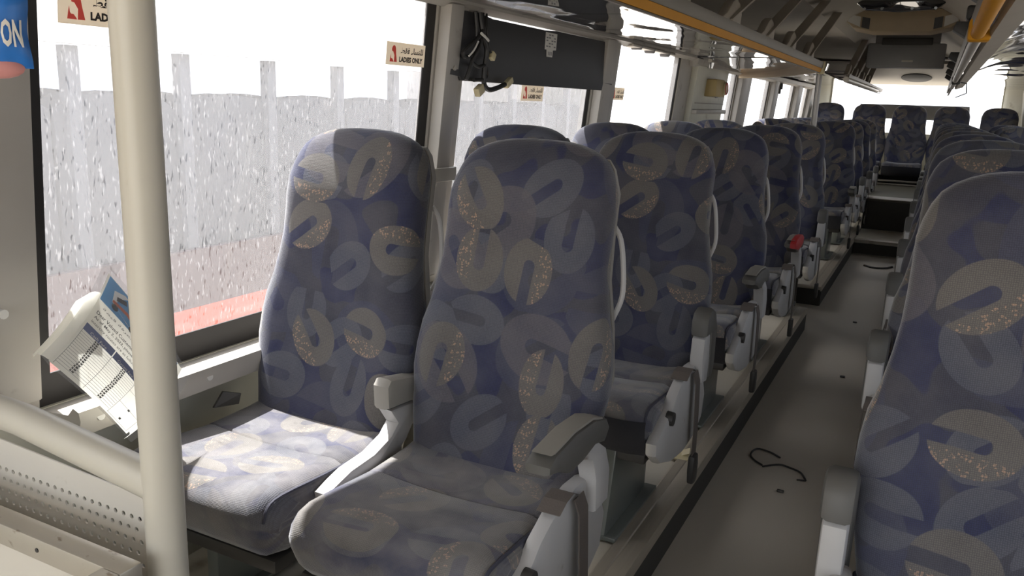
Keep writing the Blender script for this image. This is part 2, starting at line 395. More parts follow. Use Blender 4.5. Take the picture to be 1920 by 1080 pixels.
# sill moulding with rivets, window-top rail
b = BM()
prism(b, [(-1.545, .585), (-1.535, .598), (-1.445, .606), (-1.428, .624), (-1.412, .618), (-1.408, .60), (-1.418, .565), (-1.535, .56)], 'y', .955, 11.3)
sl = struct('trim_1', b, SILL)
b = BM()
for y in (1.0, 1.28, 1.75, 2.2, 2.7, 3.2, 3.7, 4.2): tube(b, [(-1.418, y, .596), (-1.408, y, .598)], .009, 10)
obj('rivet', b, WHITEL, sl)['kind'] = 'stuff'
b = BM()
prism(b, [(-1.46, 1.542), (-1.46, 1.525), (-1.435, 1.520), (-1.415, 1.532), (-1.40, 1.536), (-1.40, 1.547)], 'y', -1.5, 5.3)
t2 = struct('trim_2', b, POST)
b = BM(); prism(b, [(-1.46, 1.535), (-1.46, 1.49), (-1.43, 1.485), (-1.40, 1.50), (-1.39, 1.535)], 'y', 5.3, 11.3); obj('rear_rail', b, POST, t2)
# windows of the left wall
def window(name, y0, y1, z0=.60, z1=1.537, right=False, frit=(.03, .05, .068, 0), glass=None):
    f = wr if right else wx
    def P(y, z, d): return (f(z) + (-d if right else d), y, z)
    b = BM(); fl_, fr_, fb, ft = frit
    for (a0, a1, c0, c1) in ((y0, y0 + fl_, z0, z1), (y1 - fr_, y1, z0, z1), (y0 + fl_, y1 - fr_, z0, z0 + fb), (y0 + fl_, y1 - fr_, z1 - ft, z1)):
        if a1 - a0 < .002 or c1 - c0 < .002: continue
        slab(b, [P(a0, c0, -.008), P(a1, c0, -.008), P(a1, c1, -.008), P(a0, c1, -.008)], .004)
    o = struct(name, b, FRIT)
    b = BM(); vs = [b.verts.new(P(y, z, -.02)) for y, z in ((y0, z0), (y1, z0), (y1, z1), (y0, z1))]; b.faces.new(vs)
    obj('pane', b, glass or GLASS, o, 0)
    return o
window('window_1', .955, 2.305)
window('window_2', 2.46, 3.70, frit=(0, .04, .068, 0))
window('window_3', 3.95, 5.12, frit=(0, .035, .068, 0), glass=GLASSC)
window('window_4', 6.32, 6.74, frit=(.01, .01, .068, 0), glass=GLASSC)
window('window_5', 7.22, 8.22, frit=(.01, .03, .068, 0), glass=GLASSC)
window('window_6', 8.62, 9.72, frit=(.01, .03, .068, 0), glass=GLASSC)
window('window_7', 10.2, 10.8, frit=(.01, .02, .068, 0), glass=GLASSC)
window('window_8', -.75, .35)
# right wall
wrt = sempty('wall_right')
b = BM(); wslab(b, -1.6, 11.4, -.1, .62, -.05, 0, True); obj('lower_panel', b, CREAM, wrt)
b = BM(); wslab(b, -1.6, 11.4, 1.535, 2.0, -.05, 0, True); obj('upper_panel', b, CREAM, wrt)
k = 9
for y0, y1, q in ((-.9, .5, 1), (.7, 2.0, 1), (2.2, 3.5, 1), (3.7, 5.0, 1), (5.2, 6.5, 1), (6.7, 8.0, 1), (8.2, 9.5, 1), (9.7, 10.7, 1)):
    window('window_%d' % k, y0, y1, .62, 1.535, True, (.03, .03, .05, 0), GLASSDIM); k += 1
e = -1.6
for y in (-.9, .5, .7, 2.0, 2.2, 3.5, 3.7, 5.0, 5.2, 6.5, 6.7, 8.0, 8.2, 9.5, 9.7, 10.7, 11.4):
    if e is None: e = y; continue
    b = BM(); wslab(b, e, y, .62, 1.535, -.05, .03, True); obj('pillar', b, POST, wrt); e = None
# rear wall with window, rear sloping lining
b = BM()
box(b, (-.3, 11.42, .45), (2.5, .06, 1.1)); box(b, (-1.37, 11.42, 1.45), (.26, .06, 1.1)); box(b, (.78, 11.42, 1.45), (.26, .06, 1.1)); box(b, (-.3, 11.42, 1.83), (2.5, .06, .46))
wb = struct('wall_rear', b, CREAM)
b = BM(); prism(b, [(-1.48, 11.39), (-1.26, 11.39), (-1.30, 11.33), (-1.48, 11.2)], 'z', .125, 1.6, .01); obj('corner_pillar', b, CREAM, wb)
b = BM(); prism(b, [(.88, 11.39), (.66, 11.39), (.70, 11.33), (.88, 11.2)], 'z', .125, 1.6, .01); obj('corner_pillar', b, CREAM, wb)
b = BM(); vs = [b.verts.new(p) for p in ((-1.25, 11.41, .95), (.67, 11.41, .95), (.67, 11.41, 1.62), (-1.25, 11.41, 1.62))]; b.faces.new(vs)
rw = bpy.data.objects.new('window_20', None); COL.objects.link(rw); rw['kind'] = 'structure'
obj('pane', b, GLASSC, rw, 0)
# front bulkhead behind the camera with the windscreen opening
b = BM(); box(b, (-.3, -1.62, .15), (2.6, .06, .6)); box(b, (-.3, -1.62, 1.95), (2.6, .06, .3)); box(b, (-1.49, -1.62, 1.2), (.12, .06, 1.6)); box(b, (.89, -1.62, 1.2), (.12, .06, 1.6))
struct('wall_front', b, CREAM)
# ceiling: one lofted liner across the coach
prof = [(-1.52, 1.80), (-1.42, 1.83), (-.70, 1.80), (-.60, 1.88), (-.50, 1.935), (-.30, 1.945), (-.10, 1.935), (0, 1.88), (.10, 1.80), (.82, 1.83), (.92, 1.80)]
b = BM(); prism(b, prof + [(.92, 2.02), (-1.52, 2.02)], 'y', -1.65, 11.45)
ce = struct('ceiling', b, CEIL)
b = BM(); slab(b, [(-1.45, 11.38, 1.60), (.86, 11.38, 1.60), (.86, 10.35, 1.80), (-1.45, 10.35, 1.80)], -.02); rl = obj('rear_lining', b, CEIL, ce)
b = BM(); box(b, (-.3, 11.37, 1.60), (2.1, .03, .03), .01); obj('window_header', b, DGREY, ce)
for y in (2.2, 4.4, 6.8, 9.2):
    b = BM(); box(b, (-.3, y, 1.943), (.5, .02, .012), .003); obj('seam_strip', b, GREYB, ce)

# ------------------------------------------------------------------ coach seats
HW = [(.30, .190), (.36, .203), (.45, .218), (.55, .232), (.63, .222), (.70, .202), (.77, .191), (.85, .188), (.92, .188), (.96, .180), (.99, .165), (1.012, .142), (1.026, .112), (1.034, .075), (1.037, .03)]
def interp(T, z):
    if z <= T[0][0]: return T[0][1]
    for (a, p), (c, q) in zip(T, T[1:]):
        if z <= c:
            t = (z - a) / (c - a); t2 = t * t * (3 - 2 * t) * .5 + t * .5
            return p + (q - p) * t2
    return T[-1][1]
def backrest_mesh():
    zs = [.30, .34, .38, .43, .48, .53, .58, .63, .68, .73, .78, .83, .88, .92, .95, .975, .995, 1.010, 1.021, 1.029, 1.0345, 1.037]
    n = 36; V = []; UV = []
    for z in zs:
        w_ = interp(HW, z); tf = 1.0 if z < .93 else max(.12, math.sqrt(max(0, 1 - ((z - .93) / .108) ** 2)))
        yc = -.225 * (1.0 - z) + .01
        df = .064 * (1 + .25 * math.exp(-((z - .89) / .07) ** 2)) * tf; db = .066 * tf
        conc = .030 * math.exp(-((z - .56) / .16) ** 2) + .006
        ring = []
        for i in range(n + 1):
            th = -math.pi / 2 + 2 * math.pi * i / n
            c, s = math.cos(th), math.sin(th)
            x = w_ * math.copysign(abs(c) ** .52, c)
            y = (-df if s < 0 else db) * abs(s) ** .62
            if s < 0: y += conc * max(0, 1 - (abs(x) / (w_ * .72)) ** 2.4) * tf
            ring.append(Vector((x, yc + y, z)))
        L = [0]
        for a, c2 in zip(ring, ring[1:]): L.append(L[-1] + (c2 - a).length)
        for i, p in enumerate(ring):
            V.append(p); u = L[i] if i <= n / 2 else L[i] - L[-1]
            UV.append((u, z + .3 * 0))
    Fc = []; m_ = n + 1
    for r in range(len(zs) - 1):
        for i in range(n): Fc.append((r * m_ + i, r * m_ + i + 1, (r + 1) * m_ + i + 1, (r + 1) * m_ + i))
    t = (len(zs) - 1) * m_
    Fc.append(tuple(t + i for i in range(n)))
    me = bpy.data.meshes.new('backrest'); me.from_pydata([tuple(v) for v in V], [], Fc)
    ul = me.uv_layers.new(name='UVMap')
    for p in me.polygons:
        us = [UV[me.loops[l].vertex_index] for l in p.loop_indices]
        mx = max(q[0] for q in us)
        for l, q in zip(p.loop_indices, us):
            u = q[0]
            if mx > .2 and u < -.2 and len(us) == 4: u = mx
            ul.data[l].uv = (u, q[1])
    return me
def cushion_mesh(hw=.213):
    prof = [(-.135, .375), (-.2, .368), (-.28, .366), (-.325, .3655), (-.33, .361), (-.335, .3655), (-.40, .371), (-.48, .378), (-.525, .380), (-.553, .374), (-.572, .358), (-.580, .335), (-.577, .305), (-.565, .27), (-.545, .245), (-.50, .235), (-.40, .232), (-.25, .232), (-.135, .236)]
    xs = []; r = .045
    for a in (0, .25, .5, .75, 1): xs.append((-hw + r * (1 - math.sin(a * math.pi / 2)), r * .75 * (1 - math.cos(a * math.pi / 2)) if 0 else r * .75 * (1 - math.sin(math.acos(min(1, max(0, 1 - (1 - math.sin(a * math.pi / 2)))))))))
    cols = []
    for k in range(6):
        a = k / 5 * math.pi / 2
        cols.append((-hw + r * (1 - math.sin(a)) if 0 else -hw + r - r * math.cos(a) if 0 else -hw + r * (1 - math.sin(a)), r * .8 * (1 - math.cos(a)) if 0 else 0))
    cols = []
    for k in range(6):
        a = k / 5 * math.pi / 2                       # 0 = outer side wall, pi/2 = top
        cols.append((-hw + r * (1 - math.cos(a)), r * .85 * (1 - math.sin(a))))
    mid = [(-hw + r + (2 * hw - 2 * r) * k / 8, 0) for k in range(1, 8)]
    cols = cols + mid + [(-x, d) for x, d in cols[::-1]]
    cy = -.36; cz = .305; V = []; UV = []; L = [0]
    for a, c in zip(prof, prof[1:]): L.append(L[-1] + math.hypot(c[0] - a[0], c[1] - a[1]))
    for x, d in cols:
        for j, (y, z) in enumerate(prof):
            # inset towards the centre line by d
            dz = (z - cz); zz = z - math.copysign(min(abs(dz), d), dz); yy = y + (d if y < -.5 else 0)
            dish = -.010 * max(0, 1 - (x / (hw * .8)) ** 2) if .35 < z else 0
            V.append((x, yy, zz + dish)); UV.append((x, L[j] + .8))
    n = len(prof); Fc = []
    for c in range(len(cols) - 1):
        for j in range(n - 1): Fc.append((c * n + j, c * n + j + 1, (c + 1) * n + j + 1, (c + 1) * n + j))
        Fc.append((c * n + n - 1, c * n, (c + 1) * n, (c + 1) * n + n - 1))
    Fc.append(tuple(range(n))[::-1]); Fc.append(tuple((len(cols) - 1) * n + j for j in range(n)))
    me = bpy.data.meshes.new('cushion'); me.from_pydata(V, [], [f[::-1] for f in Fc])
    ul = me.uv_layers.new(name='UVMap')
    for p in me.polygons:
        for l in p.loop_indices: ul.data[l].uv = UV[me.loops[l].vertex_index]
    return me
ME_BACK = backrest_mesh(); ME_CUSH = cushion_mesh()
ME_BACK.materials.append(FAB); ME_CUSH.materials.append(FABC)
for me in (ME_BACK, ME_CUSH):
    for p in me.polygons: p.use_smooth = True
    me.set_sharp_from_angle(angle=math.radians(60))
def place(name, me, parent):
    o = bpy.data.objects.new(name, me); COL.objects.link(o); o.parent = parent; return o
def make_shell():
    b = BM(); rings = []
    for z in (.27, .34, .45, .55, .65, .75, .85, .93, .98, 1.0):
        w_ = interp(HW, z) * .955; yc = -.225 * (1.0 - z) + .01; tf = 1 if z < .93 else max(.3, math.sqrt(max(0, 1 - ((z - .93) / .085) ** 2)))
        ring = []
        for i in range(15):
            th = math.pi * i / 14
            ring.append(b.verts.new((w_ * math.copysign(abs(math.cos(th)) ** .5, math.cos(th)), yc + .042 + .052 * tf * math.sin(th) ** .6, z)))
        rings.append(ring)
    for A, B_ in zip(rings, rings[1:]):
        for i in range(14): b.faces.new((A[i], A[i + 1], B_[i + 1], B_[i]))
        b.faces.new((A[14], A[0], B_[0], B_[14]))
    b.faces.new(rings[0][::-1]); b.faces.new(rings[-1])
    bmesh.ops.recalc_face_normals(b, faces=b.faces[:])
    return b
PANEL = [(-.262, .405), (-.20, .40), (-.135, .355), (-.088, .275), (-.105, .20), (-.18, .166), (-.30, .160), (-.42, .178), (-.52, .212), (-.570, .25), (-.575, .285), (-.505, .318), (-.455, .335), (-.415, .365), (-.345, .395)]
def side_panel_bm(s, x0=.206, th=.033):
    b = BM(); prism(b, PANEL, 'x', s * x0, s * (x0 + th), .010); return b
def arm_bm(s, raised, x=.224):
    b = BM(); X0, X1 = s * (x - .004), s * (x + .036)
    if raised == 'mid':
        prism(b, [(-.225, .450), (-.125, .440), (-.125, .40), (-.16, .36), (-.22, .325), (-.32, .305), (-.43, .300), (-.44, .345), (-.36, .365), (-.28, .370), (-.22, .388), (-.195, .41)], 'x', s * .208, s * .246, .008)
        return b
    if raised:
        prism(b, [(-.235, .35), (-.175, .34), (-.165, .40), (-.180, .487), (-.215, .492), (-.238, .48), (-.245, .42)], 'x', X0, X1, .008)
    else:
        prism(b, [(-.205, .33), (-.135, .33), (-.135, .40), (-.165, .455), (-.22, .49), (-.30, .502), (-.36, .505), (-.36, .488), (-.29, .478), (-.235, .45), (-.212, .40)], 'x', X0, X1, .008)
    return b
def pad_bm(s, raised, x=.224):
    b = BM(); X0, X1 = s * (x - .010), s * (x + .042)
    if raised == 'mid':
        prism(b, [(-.232, .452), (-.236, .505), (-.222, .520), (-.11, .500), (-.09, .47), (-.11, .442)], 'x', s * .202, s * .248, .012)
        return b
    if raised:
        prism(b, [(-.176, .35), (-.130, .345), (-.118, .40), (-.128, .50), (-.150, .545), (-.185, .562), (-.22, .555), (-.238, .53), (-.238, .487), (-.18, .485)], 'x', X0, X1, .012)
    else:
        prism(b, [(-.19, .475), (-.165, .50), (-.185, .525), (-.25, .542), (-.34, .548), (-.43, .540), (-.455, .528), (-.455, .512), (-.40, .497), (-.36, .478), (-.30, .478), (-.24, .487)], 'x', X0, X1, .012)
    return b
def padtop_bm(s, raised, x=.224):
    b = BM(); X0, X1 = s * (x - .004), s * (x + .036)
    if raised: prism(b, [(-.126, .40), (-.118, .40), (-.128, .50), (-.136, .50)], 'x', X0, X1, .003)
    else: prism(b, [(-.20, .524), (-.25, .541), (-.34, .547), (-.425, .540), (-.44, .543), (-.34, .553), (-.25, .547), (-.20, .530)], 'x', X0, X1, .002)
    return b
def redcap_bm(s, x=.224):
    b = BM(); prism(b, [(-.225, .500), (-.20, .530), (-.25, .5485), (-.34, .5545), (-.43, .546), (-.457, .531), (-.457, .510), (-.36, .490), (-.28, .490)], 'x', s * (x + .016), s * (x + .0445), .006); return b
MC = {}
def cached(key, fn, m, smooth=40):
    if key not in MC:
        me = bpy.data.meshes.new(key[0]); b = fn(); b.normal_update(); b.to_mesh(me); b.free()
        me.materials.append(m)
        for p in me.polygons: p.use_smooth = True
        me.set_sharp_from_angle(angle=math.radians(smooth)); MC[key] = me
    return MC[key]
def pedestal_bm(s):
    b = BM()
    # tapered blade, wider at the foot end in depth
    A = [(-.60, .0), (-.26, .0), (-.25, .245), (-.54, .245)]
    prism(b, A, 'x', s * .075, s * .125, .008)
    box(b, (s * .1, -.42, .006), (.11, .36, .012), .003)
    return b
def strap_bm(s):
    b = BM(); X = s * .243
    pts = [(-.365, .392, .0), (-.335, .405, .0), (-.30, .408, .0), (-.275, .395, .004), (-.262, .36, .010), (-.255, .28, .012), (-.245, .20, .012), (-.235, .13, .010)]
    for i, (y, z, d) in enumerate(pts[:-1]):
        y2, z2, d2 = pts[i + 1]
        x0 = X + s * d; x1 = X + s * d2
        wd = .022
        if i < 3:   # lies across the top of the panel
            vs = [(s * .202, y, z + .002), (X + s * .004, y, z + .002), (X + s * .004, y2, z2 + .002), (s * .202, y2, z2 + .002)]
        else:
            vs = [(x0, y - wd, z), (x0, y + wd, z), (x1, y2 + wd, z2), (x1, y2 - wd, z2)]
        q = [b.verts.new(v) for v in vs]; q2 = [b.verts.new((v[0] + s * .0025, v[1], v[2] + .0015)) for v in vs]
        fs = [b.faces.new(q), b.faces.new(q2[::-1])] + [b.faces.new((q[j], q2[j], q2[(j + 1) % 4], q[(j + 1) % 4])) for j in range(4)]
        bmesh.ops.recalc_face_normals(b, faces=fs)
    return b
def buckle_bm(s):
    b = BM(); prism(b, [(-.262, .135), (-.222, .135), (-.212, .10), (-.215, .055), (-.232, .045), (-.258, .05), (-.268, .09)], 'x', s * .246, s * .266, .006); return b
def piping_bm(s, hw=.213):
    b = BM(); tube(b, smooth_path([(s * (hw - .010), -.15, .364), (s * (hw - .010), -.26, .356), (s * (hw - .010), -.40, .360), (s * (hw - .010), -.52, .368), (s * (hw - .012), -.555, .358), (s * (hw - .014), -.566, .33)], 3), .0035, 6); return b
def handle_bm(s):
    b = BM(); tube(b, smooth_path([(s * .165, .06, .86), (s * .180, .066, .83), (s * .192, .060, .77), (s * .198, .046, .71), (s * .185, .03, .66)], 4), .006, 8); return b
def wallleg_bm(s):
    b = BM(); box(b, (-s * .08, -.33, .12), (.035, .22, .24), .006); box(b, (-s * .08, -.33, .005), (.09, .26, .01), .003); return b
def seat(name, label, x, y, z, s, role, arm=None, red=False, group=None):
    """s: side of the aisle (+1 panel on +x). role: aisle / window / rear. arm: 'down','up',None"""
    t = thing(name, label, 'seat', (x, y, z), 0, group)
    place('cushion', ME_CUSH, t); pz = place('backrest', ME_BACK, t)
    place('back_shell', cached(('back_shell', 0), make_shell, SHELLB), t)
    place('seam_piping', cached(('seam_piping', s), lambda: piping_bm(s), PIPE), t)
    if y > 2: place('dark_front', cached(('dark_front', 0), dark_front_bm, DARKF), t)
    if role == 'rear':
        return t
    place('seat_frame', cached(('seat_frame', s), lambda: frame_bm(s), DARKP), t)
    place('pedestal', cached(('pedestal', s, role), (lambda: pedestal_bm(s)) if role == 'aisle' else (lambda: wallleg_bm(s)), PED), t)
    if s > 0: place('grab_handle', cached(('grab_handle', s), lambda: handle_bm(s), SHELL), t)
    if role == 'aisle':
        pn = place('side_panel', cached(('side_panel', s), lambda: side_panel_bm(s), SHELL), t)
        def knob():
            b = BM(); tube(b, [(s * .228, -.462, .318), (s * .247, -.462, .318)], [.020, .018], 14); return b
        place('recline_knob', cached(('recline_knob', s), knob, DARKP), pn)
        stp = place('belt_strap', cached(('belt_strap', s), lambda: strap_bm(s), WEB), t)
        place('buckle', cached(('buckle', s), lambda: buckle_bm(s), DARKP), stp)
    if arm:
        up = 'mid' if arm == 'mid' else arm == 'up'
        a = place('armrest', cached(('armrest', s, up), lambda: arm_bm(s, up), SHELL), t)
        pd = place('armrest_pad', cached(('armrest_pad', s, up), lambda: pad_bm(s, up), SHELLB if arm == 'mid' else PAD), a)
        if arm != 'mid': place('armrest_top', cached(('armrest_top', s, up, red), lambda: padtop_bm(s, up), PADT), a)
        if red: place('red_cap', cached(('red_cap', s), lambda: redcap_bm(s), RED), a)
    return t
def dark_front_bm():  # dark sheet over the lower cushion front, from the second row back
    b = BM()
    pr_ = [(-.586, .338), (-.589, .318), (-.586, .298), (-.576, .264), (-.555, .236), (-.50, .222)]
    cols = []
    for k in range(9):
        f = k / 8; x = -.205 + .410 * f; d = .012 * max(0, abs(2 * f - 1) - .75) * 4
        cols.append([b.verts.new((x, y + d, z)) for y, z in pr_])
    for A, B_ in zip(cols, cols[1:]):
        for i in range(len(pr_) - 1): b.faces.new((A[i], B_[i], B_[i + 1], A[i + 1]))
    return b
def frame_bm(s):
    b = BM()
    box(b, (0, -.36, .222), (.40, .36, .03), .006)
    box(b, (0, -.125, .25), (.38, .05, .10), .006)
    return b
LX_A, LX_W, RX_A, RX_W = -.755, -1.218, .182, .655
LROW = [1.60, 2.45, 3.34, 4.25, 5.20, 7.20, 8.05, 8.90, 9.80]
LA = [('down', 'front aisle seat of the left bank with grey armrest lowered'),
      ('up', 'left bank aisle seat in the second row, armrest tipped up, wrapped cushion'),
      ('down', 'left bank aisle seat in the third row, grey armrest lowered over its panel'),
      ('down', 'left bank aisle seat in the fourth row with a red topped armrest'),
      ('up', 'left bank aisle seat in the fifth row, just before the thin steel pole'),
      ('down', 'first left aisle seat behind the thin steel pole, its navy cushion in view'),
      ('up', 'second left aisle seat behind the thin steel pole'),
      ('up', 'third left aisle seat behind the thin steel pole'),
      ('up', 'last left aisle seat, beside the rear bench row')]
LW = ['front window seat behind the cream pole, cushion bleached by sunlight',
      'left window seat in the second row, under the black board',
      'left window seat in the third row, top below the black board end',
      'left window seat in the fourth row, its pale top lit by the sun',
      'left window seat in the fifth row, before the blank wall panel',
      'left window seat with sunlit blue top, first behind the blank wall panel',
      'left window seat, second behind the blank wall panel',
      'left window seat, third behind the blank wall panel',
      'last left window seat, blue top beside the thin steel pole']
GL = 'patterned seats of the left bank'; GR = 'patterned seats of the right bank'
for i, y in enumerate(LROW):
    seat('coach_seat', LA[i][1], LX_A, y, ZP, 1, 'aisle', LA[i][0], i == 3, GL)
    seat('coach_seat', LW[i], LX_W, y, ZP, 1, 'window', 'down' if i == 4 else 'mid', False, GL)
RROW = [1.52, 2.48, 3.38, 4.28, 5.2, 6.15, 7.15, 8.05, 8.9, 9.8]
RN = ['large navy patterned seat nearest at the right edge, armrest tipped up',
      'right bank aisle seat directly behind the nearest one', 'right bank aisle seat in the third row', 'right bank aisle seat in the fourth row',
      'right bank aisle seat in the fifth row', 'right bank aisle seat in the sixth row', 'right bank aisle seat in the seventh row',
      'right bank aisle seat in the eighth row', 'right bank aisle seat, last but one before the rear bench', 'right bank aisle seat, last before the rear bench']
for i, y in enumerate(RROW):
    seat('coach_seat', RN[i], RX_A, y, ZP, -1, 'aisle', 'up' if i < 8 else 'down', False, GR)
RWN = ['right window seat with blue top, third from the rear bench', 'right window seat, second from the rear bench', 'right window seat next to the rear bench']
for i, y in enumerate((8.05, 8.9, 9.8)):
    seat('coach_seat', RWN[i], RX_W, y, ZP, -1, 'window', None, False, GR)
RL = ['rear bench seat in the left corner by the window', 'rear bench seat left of the middle one', 'middle seat of the rear bench, facing the aisle',
      'rear bench seat right of the middle one', 'rear bench seat in the right corner beside the beige pillar']
for x, l in zip((-1.222, -.748, -.303, .148, .636), RL):
    seat('coach_seat', l, x, 11.08, .302, 1, 'rear', None, False, 'seats of the rear bench')
t = thing('seat_plinth', 'dark base with two rails under the middle seat of the rear bench', 'bench base', (-.3, 10.8, .125))
b = BM(); box(b, (-.72, 0, .20), (.84, .5, .37), .01); box(b, (.72, 0, .20), (.84, .5, .37), .01); box(b, (0, .12, .34), (.6, .3, .09)); obj('base_panel', b, RISER, t)
for z in (.305, .345):
    b = BM(); tube(b, [(-.25, -.27, z), (.25, -.27, z)], .012, 8); obj('rail', b, ALU, t)
for x in (-.25, .25):
    b = BM(); box(b, (x, -.2, .35), (.03, .2, .12), .004); obj('bracket', b, DARKP, t)

# ------------------------------------------------------------------ front handrail, perforated sheet, steel frame
t = thing('handrail', 'cream painted grab pole with side rail and perforated sheet before the front seats', 'handrail', (-.77, .62, 0))
b = BM(); tube(b, [(0, 0, 0), (0, 0, 1.80)], .0235, 24); obj('pole', b, POLEM, t)
b = BM(); tube(b, [(0, 0, .0), (0, 0, .012)], .045, 20); obj('flange', b, POLEM, t)
b = BM(); tube(b, [(0, 0, .776), (-.30, .022, .788), (-.70, .03, .79)], .0225, 20); obj('rail', b, POLEM, t)
# perforated sheet: cells with round holes, real openings
b = BM(); pit = .0153; rowh = .0166; rad = .0036; TH = .002; cache = {}
def vv(x, z, y=0):
    k = (round(x, 5), round(z, 5), y)
    if k not in cache: cache[k] = b.verts.new((x, .018 + y, z))
    return cache[k]
X0 = -.062; ztop = .712; nrow = 9; ncol = 30
for r in range(nrow):
    z1 = ztop - r * rowh; z0 = z1 - rowh; sh = 0 if r % 2 == 0 else pit / 2
    for c in range(ncol):
        x1 = X0 - c * pit - sh; x0 = x1 - pit; cx, cz = (x0 + x1) / 2, (z0 + z1) / 2
        corners = [(x1, cz), (x1, z1), ((x0 + x1) / 2, z1), (x0, z1), (x0, cz), (x0, z0), ((x0 + x1) / 2, z0), (x1, z0)]
        for yy in (0, TH):
            ring = [vv(cx + rad * math.cos(a), cz + rad * math.sin(a), yy) for a in [math.pi / 4 * k for k in range(8)]]
            out = [vv(q[0], q[1], yy) for q in corners]
            for k in range(8):
                f = (ring[k], out[k], out[(k + 1) % 8], ring[(k + 1) % 8])
                b.faces.new(f if yy == 0 else f[::-1])
        for k in range(8):
            a0, a1 = math.pi / 4 * k, math.pi / 4 * ((k + 1) % 8)
            b.faces.new((vv(cx + rad * math.cos(a0), cz + rad * math.sin(a0), TH), vv(cx + rad * math.cos(a0), cz + rad * math.sin(a0), 0), vv(cx + rad * math.cos(a1), cz + rad * math.sin(a1), 0), vv(cx + rad * math.cos(a1), cz + rad * math.sin(a1), TH)))
def plate(x0, z0, x1, z1): box(b, ((x0 + x1) / 2, .018 + TH / 2, (z0 + z1) / 2), (abs(x1 - x0), TH, abs(z1 - z0)))
XL = X0 - ncol * pit
prism(b, [(XL - .03, ztop), (X0 + .015, ztop), (X0 - .003, ztop + .0255), (XL - .03, ztop + .045)], 'y', .018, .018 + TH)
prism(b, [(X0, ztop), (X0 + .015, ztop), (X0 + .022, ztop - .02), (X0 + .022, .05), (X0, .05)], 'y', .018, .018 + TH)
plate(XL - .03, .05, X0, ztop - nrow * rowh)
plate(XL - .03, ztop - nrow * rowh, XL - pit / 2, ztop)
for r in range(nrow):
    z1 = ztop - r * rowh
    if r % 2: plate(X0 - pit / 2, z1 - rowh, X0, z1)
    else: plate(XL - pit / 2, z1 - rowh, XL, z1)
bmesh.ops.recalc_face_normals(b, faces=b.faces[:])
obj('perforated_sheet', b, STEELP, t, 20)

t = thing('steel_bin_frame', 'open stainless steel frame box standing against the perforated sheet', 'frame', (-1.02, .40, 0))
x0, x1, y0, y1, zt = -.34, .269, -.18, .17, .707
bw = .030
for c, s_ in ((((x0 + x1) / 2, y1 - bw / 2, zt - bw / 2), (x1 - x0, bw, bw)), (((x0 + x1) / 2, y0 + bw / 2, zt - bw / 2), (x1 - x0, bw, bw)),
              ((x1 - bw / 2, (y0 + y1) / 2, zt - bw / 2), (bw, y1 - y0 - 2 * bw, bw)), ((x0 + bw / 2, (y0 + y1) / 2, zt - bw / 2), (bw, y1 - y0 - 2 * bw, bw))):
    b = BM(); box(b, c, s_, .0025); obj('frame_bar', b, STEEL, t)
for x in (x0 + bw / 2, x1 - bw / 2):
    for y in (y0 + bw / 2, y1 - bw / 2):
        b = BM(); box(b, (x, y, (zt - bw) / 2), (bw, bw, zt - bw), .0025); obj('leg', b, STEEL, t)
b = BM(); box(b, ((x0 + x1) / 2, y1 - .006, .34), (x1 - x0 - 2 * bw, .004, .66)); obj('back_sheet', b, STEELP, t)
b = BM(); box(b, ((x0 + x1) / 2, (y0 + y1) / 2, .42), (x1 - x0 - 2 * bw, y1 - y0 - 2 * bw, .004)); obj('shelf_sheet', b, STEELP, t)
for x in (-.05, .12):
    b = BM(); tube(b, [(x, y1 - bw - .001, zt - .015), (x, y1 - bw + .002, zt - .015)], .003, 8); obj('rivet', b, DARKP, t)

